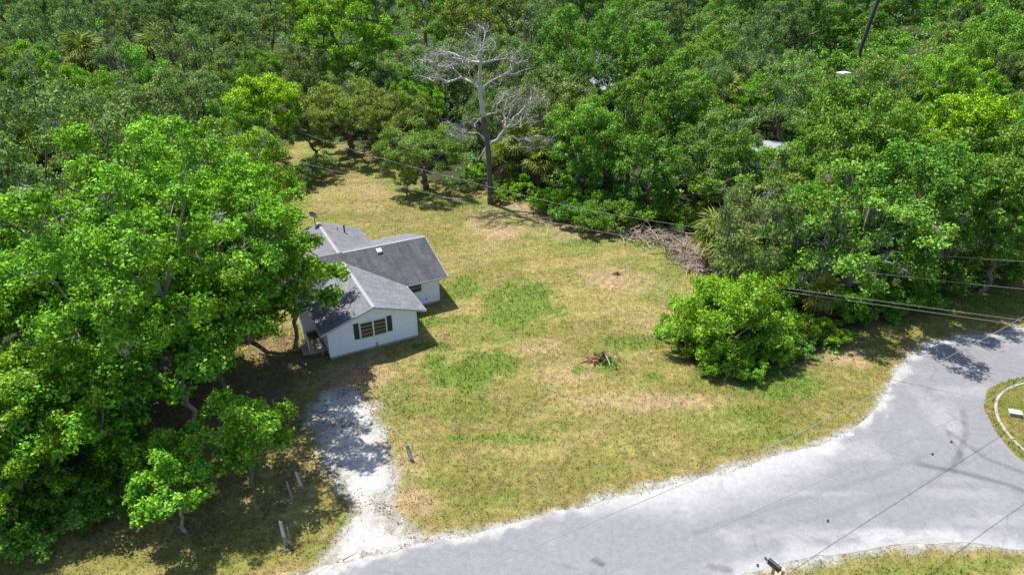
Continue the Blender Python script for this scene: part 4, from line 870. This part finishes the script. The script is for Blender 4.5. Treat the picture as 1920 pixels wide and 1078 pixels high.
cabin('shed', 1440, 272, 2.2, -.3, 4.2, 3.2, 'small shed with pale roof glimpsed through the dense trees', MT['pale_roof'], MT['white_box'], 1.9)
bx = at(1581, 141, 1.2); m = MB(); m.box(-1.0, 1.0, -.7, .7, .1, 1.5)
e = empty('storage_bin', (bx[0], bx[1], 0), .4); tag(e, 'white storage bin by the foot of the tall pine', 'bin'); m.build('body', MT['white_box'], e); MB().box(-1.06, 1.06, -.76, .76, 1.5, 1.62).build('lid', MT['white_box'], e); taken.append((bx[0], bx[1], 1.2))

# ------------------------------------------------------------------ the wood: single trees set out over the ground beyond the clearing
CLEAR = [(1150, 205, 12, 95), (1440, 272, 15, 74), (1581, 141, 10, 118), (1605, 110, 4, 128), (1612, 60, 3, 128), (1600, 132, 5, 128),
         (155, 105, 30, 100), (298, 88, 32, 110), (1365, 170, 22, 80), (430, 85, 18, 100), (485, 165, 50, 72), (1815, 235, 70, 70), (655, 60, 70, 110), (1490, 75, 22, 110), (820, 225, 24, 80), (975, 265, 30, 62), (700, 230, 60, 78), (1290, 190, 50, 70)]
cl_poly = [tuple(p) for p in clearing]
LAB = {'oak': ('live_oak', 'grey-green fine-leaved oak', 'grey-green oaks of the wood'), 'broad': ('wood_tree', 'mid-green broadleaf tree', 'green broadleaf trees of the wood'),
       'olive': ('olive_oak', 'olive-green oak', 'olive-green oaks of the wood'), 'bright': ('bright_tree', 'fresh bright green tree', 'bright green trees of the wood')}
MARKS = [(-32, 78, 14, 'around the yellow-green tree behind the house'), (-27, 118, 20, 'round the towering bright tree'), (-2, 76, 13, 'close behind the dead tree'), (20, 112, 17, 'around the hidden brown house'), (30, 74, 12, 'around the half-hidden shed'),
         (64, 130, 22, 'round the foot of the tall pine'), (52, 72, 14, 'around the vivid lime tree'), (33, 52, 12, 'behind the road end verge'), (-30, 40, 16, 'behind the tall driveway trees'), (-62, 95, 22, 'around the brown-skirted palm above the oaks'), (47, 112, 13, 'around the narrow dark cedar')]
def where(x, y):
    z = [(math.hypot(x - a, y - b) / c, t) for a, b, c, t in MARKS]; d, t = min(z)
    if d < 1.25: return t
    return ('in the far wood beyond the house' if x < 0 else 'in the far wood beyond the lawn') if y > 100 else ('in the wood left of the rear lawn' if x < -5 else ('in the wood behind the brush pile' if x < 28 else 'in the wood beyond the road end'))
def fill(n_try, y0, y1, sp0, sp1, smin, smax, limit, seed):
    r = random.Random(seed); made = 0
    for _ in range(n_try):
        if made >= limit: break
        y = y0 + (y1 - y0) * r.random() ** .8; x = r.uniform(-1, 1) * (.82 * y + 10)
        if in_poly(np.array([x]), np.array([y]), cl_poly)[0]: continue
        if x < 0: kd = r.choices(['oak', 'broad', 'olive', 'bright'], [.58, .2, .14, .08])[0]
        else: kd = r.choices(['oak', 'broad', 'olive', 'bright'], [.24, .5, .16, .10])[0]
        kn = kd + str(r.randrange(4)) if kd in ('oak', 'broad') else ('olive%d' % r.randrange(2) if kd == 'olive' else 'bright1')
        K = KITS[kn]; s = r.uniform(smin, smax); s *= .85 if kd == 'bright' else 1.0; rad = K['rx'] * s
        if poly_dist(np.array([x]), np.array([y]), cl_poly)[0] < rad * .62: continue
        sp = sp0 + (sp1 - sp0) * (y - y0) / (y1 - y0)
        if any((x - a) ** 2 + (y - b) ** 2 < (sp * (rad + c) * .5) ** 2 for a, b, c in taken): continue
        q = proj((x, y, K['cz'] * s)); pr = rad * FPX / q[2]
        if q[0] < -pr - 120 or q[0] > 1920 + pr + 120 or q[1] < -pr * 1.0 - 30: continue
        top = proj((x, y, K['H'] * s))[1]; bot = q[1] + pr
        if any(q[2] < dd and abs(q[0] - cx) < pr * .85 + cr and top - cr * .5 < cy < bot for cx, cy, cr, dd in CLEAR): continue
        taken.append((x, y, rad)); nm, lb, gp = LAB[kd]; lb = ('small ' if s < .68 else ('large ' if rad > 5.6 else '')) + lb + ' ' + where(x, y); plant(kn, nm, (x, y, 0), lb, 'tree', gp, r.uniform(0, 6.28), s, s * r.choice((.9, 1.0, 1.12, 1.3))); made += 1
    return made
n1 = fill(9000, 28, 104, .92, .92, .72, 1.3, 180, 5)
n2 = fill(12000, 98, 250, .80, .86, 1.15, 1.6, 160, 6)
n3 = fill(2500, 45, 102, .80, .85, .45, .62, 45, 8)
print('wood trees', n1, n2, n3)

# fallen leaves on the drive and under the trees beside it
r = np.random.default_rng(87); lx = r.uniform(-24, -4, 26000); ly = r.uniform(21, 40, 26000)
k_ = (fbm(lx * .8, ly * .8, 87) + .25 * smooth(-6, -16, lx) - .12 * (lx > -8)) > .5 + .25 * r.random(26000)
hu = (lx + 11.506) * math.cos(HT) + (ly - 36.341) * math.sin(HT); hv = -(lx + 11.506) * math.sin(HT) + (ly - 36.341) * math.cos(HT); k_ &= ~((hu > -1.3) & (hv > -.1)); k_ &= ~in_poly(lx, ly, [tuple(p) for p in ta[::4]] + [tuple(p) for p in tb[::-4]])
lx, ly = lx[k_], ly[k_]; n = len(lx); a = r.uniform(0, 6.28, n); q = r.uniform(.03, .075, n); P0 = np.c_[lx, ly, np.full(n, .012)]; U = np.c_[np.cos(a) * q, np.sin(a) * q, r.normal(0, .25, n) * q]; Vv = np.c_[-np.sin(a) * q * .6, np.cos(a) * q * .6, r.normal(0, .25, n) * q]
C4 = np.repeat(np.array((.15, .095, .05)) * r.uniform(.4, 1.7, (n, 1)), 4, 0)
tag(link('fallen_leaves', np_mesh('fallen_leaves', np.stack([P0 - U, P0 + Vv, P0 + U, P0 - Vv], 1).reshape(-1, 3), np.arange(4 * n).reshape(-1, 4), C4), None, MT['blade']), 'brown fallen leaves scattered under the tall trees and over the drive', 'leaves', kind='stuff')
# low plants on the shaded floor of the wood
r = np.random.default_rng(91); ux = r.uniform(-90, 110, 14000); uy = r.uniform(26, 130, 14000)
k_ = (~in_poly(ux, uy, cl_poly)) & (np.abs(ux) < .82 * uy + 8); k_ &= ~((np.hypot(ux - pp_[0], uy - pp_[1]) < 6)); UC = np.c_[ux[k_], uy[k_], r.uniform(.1, .5, k_.sum())][:5200]
V, F = leaves(92, UC, .55, 18, .22, .5)
r = np.random.default_rng(95); ux = r.uniform(-230, 230, 16000); uy = r.uniform(62, 290, 16000); k_ = (~in_poly(ux, uy, cl_poly)) & (np.abs(ux) < .82 * uy + 14) & (np.hypot(ux - pp_[0], uy - pp_[1]) > 3) & (poly_dist(ux, uy, cl_poly) > 6)
for (hx, hy, hr) in ((19.7, 110, 11), (29.7, 75, 5), (57, 119, 3), (18.5, 93, 6)): k_ &= np.hypot(ux - hx, uy - hy) > hr
ux, uy = ux[k_][:6400], uy[k_][:6400]; UC2 = np.c_[ux, uy, r.uniform(.4, 3.6, len(ux)) * smooth(60, 120, uy)]
Vb, Fb = leaves(96, UC2, 1.6, 34, .46, .7); F = np.concatenate([F, Fb + len(V)]); V = np.concatenate([V, Vb])
tag(link('undergrowth', np_mesh('undergrowth', V, F), None, MT['leaf_mid']), 'low green undergrowth covering the floor of the wood', 'undergrowth', kind='stuff')

# ------------------------------------------------------------------ brush pile, stumps
def stick_mesh(seed, L, r0):
    r = np.random.default_rng(seed); n = 4; pts = [np.array((L * (i / n - .5), r.normal(0, .05 * L), r.normal(0, .03 * L))) for i in range(n + 1)]; m = MB(); m.tube(pts, list(np.linspace(r0, r0 * .35, n + 1)), 5)
    b_ = pts[2]; m.tube([b_, b_ + np.array((.22 * L, .14 * L, .04 * L))], [r0 * .55, r0 * .2], 4); me = m.mesh('stick'); me.materials.append(MT['stick']); return me
STK = [stick_mesh(i, l, q) for i, (l, q) in enumerate([(1.2, .022), (1.7, .026), (2.2, .03), (2.8, .04), (1.5, .05), (3.2, .05)])]
bp = at(1255, 465); pile = empty('brush_pile', (bp[0], bp[1], 0)); tag(pile, 'long heap of dry grey cut branches between the lawn and the wood', 'brush pile')
r = random.Random(17)
for i in range(298):
    t = r.random() ** .75; ln = [(1160, 434), (1210, 444), (1260, 452), (1290, 478), (1308, 512)]; f = t * 4; j = min(3, int(f)); f -= j
    q = at(ln[j][0] * (1 - f) + ln[j + 1][0] * f, ln[j][1] * (1 - f) + ln[j + 1][1] * f); wd = .8 + 1.1 * math.sin(math.pi * t)
    a, b_ = r.gauss(0, .55 * wd), r.gauss(0, .5 * wd); h = max(.05, (.95 - .5 * math.hypot(a, b_) / wd) * (.5 + .5 * math.sin(math.pi * min(1, t * 1.1)))) * r.random()
    o = link('stick', r.choice(STK), pile, None, (q[0] - bp[0] + a, q[1] - bp[1] + b_, .04 + h)); o.rotation_euler = (r.uniform(0, 6.28), r.gauss(0, .22), r.uniform(0, 3.14)); 
for (px, py, s_, lab, grn) in ((1112, 676, 1.0, 'torn reddish stump with roots and a leafy sprout on the open lawn', True), (1157, 514, .6, 'small dark dug-up stump on bare soil near the brush pile', False)):
    q = at(px, py); e = empty('tree_stump', (q[0], q[1], 0), r.uniform(0, 6), (s_, s_, s_)); tag(e, lab, 'stump')
    m = MB(); m.tube([(0, 0, -.1), (.02, 0, .12), (.05, .02, .34)], [.38, .26, .2], 10); m.build('stump_core', MT['rootwood'] if grn else MT['bark_dark'], e)
    for i in range(14):
        a = i * .45 + r.uniform(-.2, .2); l = r.uniform(.4, .9); m = MB(); m.tube([(math.cos(a) * .15, math.sin(a) * .15, .15), (math.cos(a) * l * .6, math.sin(a) * l * .6, r.uniform(.05, .3)), (math.cos(a) * l, math.sin(a) * l, .01)], [.07, .045, .015], 6); m.build('root', MT['rootwood'] if grn or i % 3 == 0 else MT['bark_dark'], e)
    if grn:
        e.rotation_euler = (0, 0, 0)
        C = np.random.default_rng(3).normal(0, 1, (22, 3)) * np.array((.25, .3, .12)) + np.array((.72, -.1, .28)); V, F = leaves(7, C, .2, 16, .13); link('sprout', np_mesh('sprout', V, F), e, MT['leaf_dark'])
        m = MB(); m.tube([(.78, .1, .45), (.95, -.6, .2), (1.05, -1.0, .03)], [.035, .03, .02], 6); m.build('branch', MT['bark_dead'], e)
fb = at(845, 374); e = empty('fallen_branch', (fb[0], fb[1], 0), -.15); tag(e, 'fallen grey branch lying on the lawn left of the dead tree', 'branch'); e.scale = (.6, .6, .6)
MB().tube([(-2.2, .2, .15), (-.8, 0, .2), (.8, .1, .15), (2.6, -.1, .06)], [.05, .08, .09, .05], 6).tube([(-.6, 0, .2), (-1.6, .7, .5)], [.05, .02], 5).tube([(.6, .1, .18), (-.1, -.6, .3)], [.045, .02], 5).build('limb', MT['bark_dead'], e)

# ------------------------------------------------------------------ old posts by the driveway, mailbox, island box, litter
def post(px, py, label, h, lean, board, seed, wdt=.07):
    q = at(px, py); e = empty('fence_post', (q[0], q[1], 0)); tag(e, label, 'post'); r = random.Random(seed)
    m = MB(); n = 5; V = []
    for i in range(n + 1):
        t = i / n; x, y = lean[0] * t, lean[1] * t; a = wdt * (1 - .15 * t)
        V += [(x - a, y - a * .8, t * h - .1), (x + a, y - a * .8, t * h - .1 + .01), (x + a, y + a * .8, t * h - .1), (x - a * .9, y + a * .8, t * h - .1 + (.07 if i == n else 0))]
    F = [(i * 4 + j, i * 4 + (j + 1) % 4, i * 4 + 4 + (j + 1) % 4, i * 4 + 4 + j) for i in range(n) for j in range(4)] + [(n * 4, n * 4 + 1, n * 4 + 2, n * 4 + 3)]
    m.add(V, F); m.build('shaft', MT['wood'], e)
    if board:
        w_, z0, z1 = board
        b = MB(); yo = -.075; x0, x1 = lean[0] * z0 / h, lean[0] * z1 / h; y0_, y1_ = lean[1] * z0 / h + yo, lean[1] * z1 / h + yo
        b.add([(x0 - w_, y0_, z0), (x0 + w_, y0_, z0 + .04), (x1 + w_ * .5, y1_, z1 - .05), (x1 - w_ * .5, y1_, z1), (x0 - w_, y0_ + .03, z0), (x0 + w_, y0_ + .03, z0 + .04), (x1 + w_ * .5, y1_ + .03, z1 - .05), (x1 - w_ * .5, y1_ + .03, z1)],
              [(0, 1, 2, 3), (7, 6, 5, 4), (0, 4, 5, 1), (1, 5, 6, 2), (2, 6, 7, 3), (3, 7, 4, 0)]); b.build('painted_face', MT['wood_white'], e)
    return e
e = post(537, 1022, 'old post with flaking white painted face on the shaded verge left of the driveway', 1.4, (-.10, .14), (.07, .55, 1.42), 1, .075)
MB().tube([(.24, -.05, -.05), (.2, 0, 1.1)], .02, 6).build('stake', MT['wood'], e)
for dx, dy in ((-.2, -.25), (.12, -.3)):
    MB().tube([(dx - .08, dy, .0), (dx, dy, .06), (dx + .08, dy, .0)], [.03, .08, .03], 7).build('stone', MT['concrete'], e)
post(567, 915, 'leaning pale weathered post under the tall trees by the driveway', 1.05, (-.2, .1), (.06, .2, 1.05), 2, .07)
post(550, 940, 'thin grey stake in a leaf-littered hollow under the tall trees', 1.25, (-.18, .12), None, 3, .04)
e = post(772, 862, 'broken grey post with white tip on the sunny side of the driveway', 1.0, (-.2, .12), (.075, .1, .7), 4, .085)
MB().tube([(-.2, .12, .85), (-.27, .2, 1.15)], .03, 6).build('white_tip', MT['wood_white'], e)
q = at(797, 864); e = empty('stake', (q[0], q[1], 0)); tag(e, 'thin pale leaning stake beside the broken grey post', 'stake'); MB().tube([(0, 0, -.05), (-.16, .1, .55)], [.03, .02], 6).build('shaft', MT['wood_yellow'], e)
# mailbox with its arched top
q = at(1452, 1062, 1.0); mb = empty('mailbox', (q[0], q[1], 0), R(124)); tag(mb, 'black arched mailbox on wooden posts at the road edge', 'mailbox')
m = MB(); n = 12; prof = [(-.1, 0), (.1, 0)] + [(.1 * math.cos(a), .12 + .1 * math.sin(a)) for a in np.linspace(0, math.pi, n)]
V = [(-.27, y, 1.0 + z) for y, z in prof] + [(.27, y, 1.0 + z) for y, z in prof]; k_ = len(prof)
m.add(V, [(i, (i + 1) % k_, (i + 1) % k_ + k_, i + k_) for i in range(k_)] + [tuple(range(k_ - 1, -1, -1)), tuple(range(k_, 2 * k_))]); body = m.build('box', MT['black_gloss'], mb)
m = MB(); V = [(.272, y * 1.05, .998 + z * 1.03) for y, z in prof] + [(.292, y * 1.05, .998 + z * 1.03) for y, z in prof]; m.add(V, [(i, (i + 1) % k_, (i + 1) % k_ + k_, i + k_) for i in range(k_)] + [tuple(range(k_ - 1, -1, -1)), tuple(range(k_, 2 * k_))])
dr = m.build('door', MT['black_gloss'], body); MB().box(.292, .31, -.02, .02, 1.13, 1.18).build('handle', MT['dark'], dr)
MB().box(-.1, .05, .1005, .106, 1.06, 1.12).build('flag', MT['brown_dark'], body)
MB().box(-.05, .05, -.05, .05, -.1, .96).build('post', MT['wood_yellow'], mb); MB().box(-.26, .26, -.09, .09, .962, .998).build('shelf', MT['wood_yellow'], mb)
MB().box(-.36, -.28, -.2, -.12, -.1, 1.02).build('post', MT['wood_yellow'], mb)
q = at(1901, 780); e = empty('utility_box', (q[0], q[1], .07), R(-18)); tag(e, 'flat white utility box on the grass island', 'utility box')
m = MB(); m.box(-.28, .28, -.16, .16, 0, .2); m.build('body', MT['concrete'], e); m = MB(); m.box(-.31, .31, -.19, .19, .2, .25); m.build('lid', MT['white_box'], e)
q = at(1595, 816); e = MB().box(-.12, .12, -.07, .07, 0, .03).add([(.1, -.05, .03), (.16, .0, .1), (.06, .06, .05)], [(0, 1, 2)]).build('litter', MT['white_box'], None, (q[0], q[1], .01)); tag(e, 'scrap of white litter at the road edge', 'litter')
r = random.Random(77)
peb = MB().tube([(-.06, 0, 0), (-.02, .01, .05), (.04, 0, .04), (.07, 0, 0)], [.02, .05, .05, .02], 6).mesh('stone'); peb.materials.append(MT['dark'])
for px, py in ((1420, 1060), (1436, 1048), (1552, 977), (1783, 829), (1748, 852)):
    q = at(px, py); o = link('dark_stone', peb, None, None, (q[0], q[1], .006)); o.rotation_euler = (0, 0, r.uniform(0, 6)); tag(o, 'dark pebble lying on the pale road', 'stone', 'dark pebbles on the road')

# ------------------------------------------------------------------ overhead cables and the hidden pole they run to
def cable(pts, rad, label, group=None):
    P = np.array(pts, float); d = np.r_[0, np.cumsum(np.linalg.norm(np.diff(P, axis=0), axis=1))]; s_ = np.linspace(0, d[-1], 60)
    Q = np.stack([np.interp(s_, d, P[:, i]) for i in range(3)], 1)
    for _ in range(6): Q[1:-1] = (Q[:-2] + 2 * Q[1:-1] + Q[2:]) / 4
    m = MB(); m.tube(Q, rad, 5); o = m.build('overhead_cable', MT['wire'], None, None, True); tag(o, label, 'cable', group)
cable([at(430, 200, 6.0)] + [at(x, y, h) for x, y, h in ((513, 230, 5.5), (621, 269, 4.9), (739, 305, 4.6), (1081, 392, 4.1), (1257, 420, 4.1), (1500, 455, 4.5), (1700, 476, 4.9), (1920, 491, 5.4))] + [(60, 33.5, 6.4)], .012, 'grey overhead cable crossing behind the house and over the brush pile')
cable([at(380, 262, 6.0), at(760, 352, 4.9)] + [at(x, y, h) for x, y, h in ((1041, 420, 4.4), (1254, 457, 4.4), (1450, 490, 4.6), (1790, 530, 5.0), (1960, 546, 5.3))] + [(60, 27, 6.4)], .011, 'grey overhead cable passing close behind the house and over the moss-hung oak')
cable([at(1425, 534, 3.3), at(1494, 543, 4.5), at(1911, 600, 5.0), at(2100, 624, 5.2), (60, 22, 6.2)], .012, 'upper of two close parallel cables over the road end')
cable([at(1425, 540, 3.15), at(1480, 547.6, 4.2), at(1888, 606, 4.85), at(2080, 632, 5.0), (60, 20.5, 6.0)], .012, 'lower of two close parallel cables over the road end')
hp = at(1425, 537, 3.2); e = empty('utility_pole', (hp[0], hp[1], 0)); tag(e, 'short weathered pole behind the big lawn bush carrying the two cables', 'utility pole')
MB().tube([(0, 0, -.2), (0, 0, 3.4)], [.1, .08], 10).build('shaft', MT['wood'], e); MB().tube([(.08, 0, 3.1), (.15, 0, 3.1)], .04, 6).tube([(.08, 0, 3.28), (.15, 0, 3.28)], .04, 6).build('insulator', MT['concrete'], e)
sx = math.cos(SUN_EL) / math.sin(SUN_EL); ox, oy = math.sin(SUN_AZ) * sx, math.cos(SUN_AZ) * sx
for h, (a, b), lab in ((5.0, ((1510, 1052), (1885, 812)), 'thin service cable crossing high over the road towards the grass island'), (5.2, ((1820, 1015), (1920, 945)), 'thin service cable crossing over the road mouth beside the mailbox verge')):
    A = at(*a) + np.array((ox * h, oy * h, h)); Bq = at(*b) + np.array((ox * h, oy * h, h)); d = (Bq - A) / np.linalg.norm(Bq - A)
    cable([A - d * 14 + np.array((0, 0, 1.2)), A, Bq, Bq + d * 26 + np.array((0, 0, 1.0))], .013, lab)
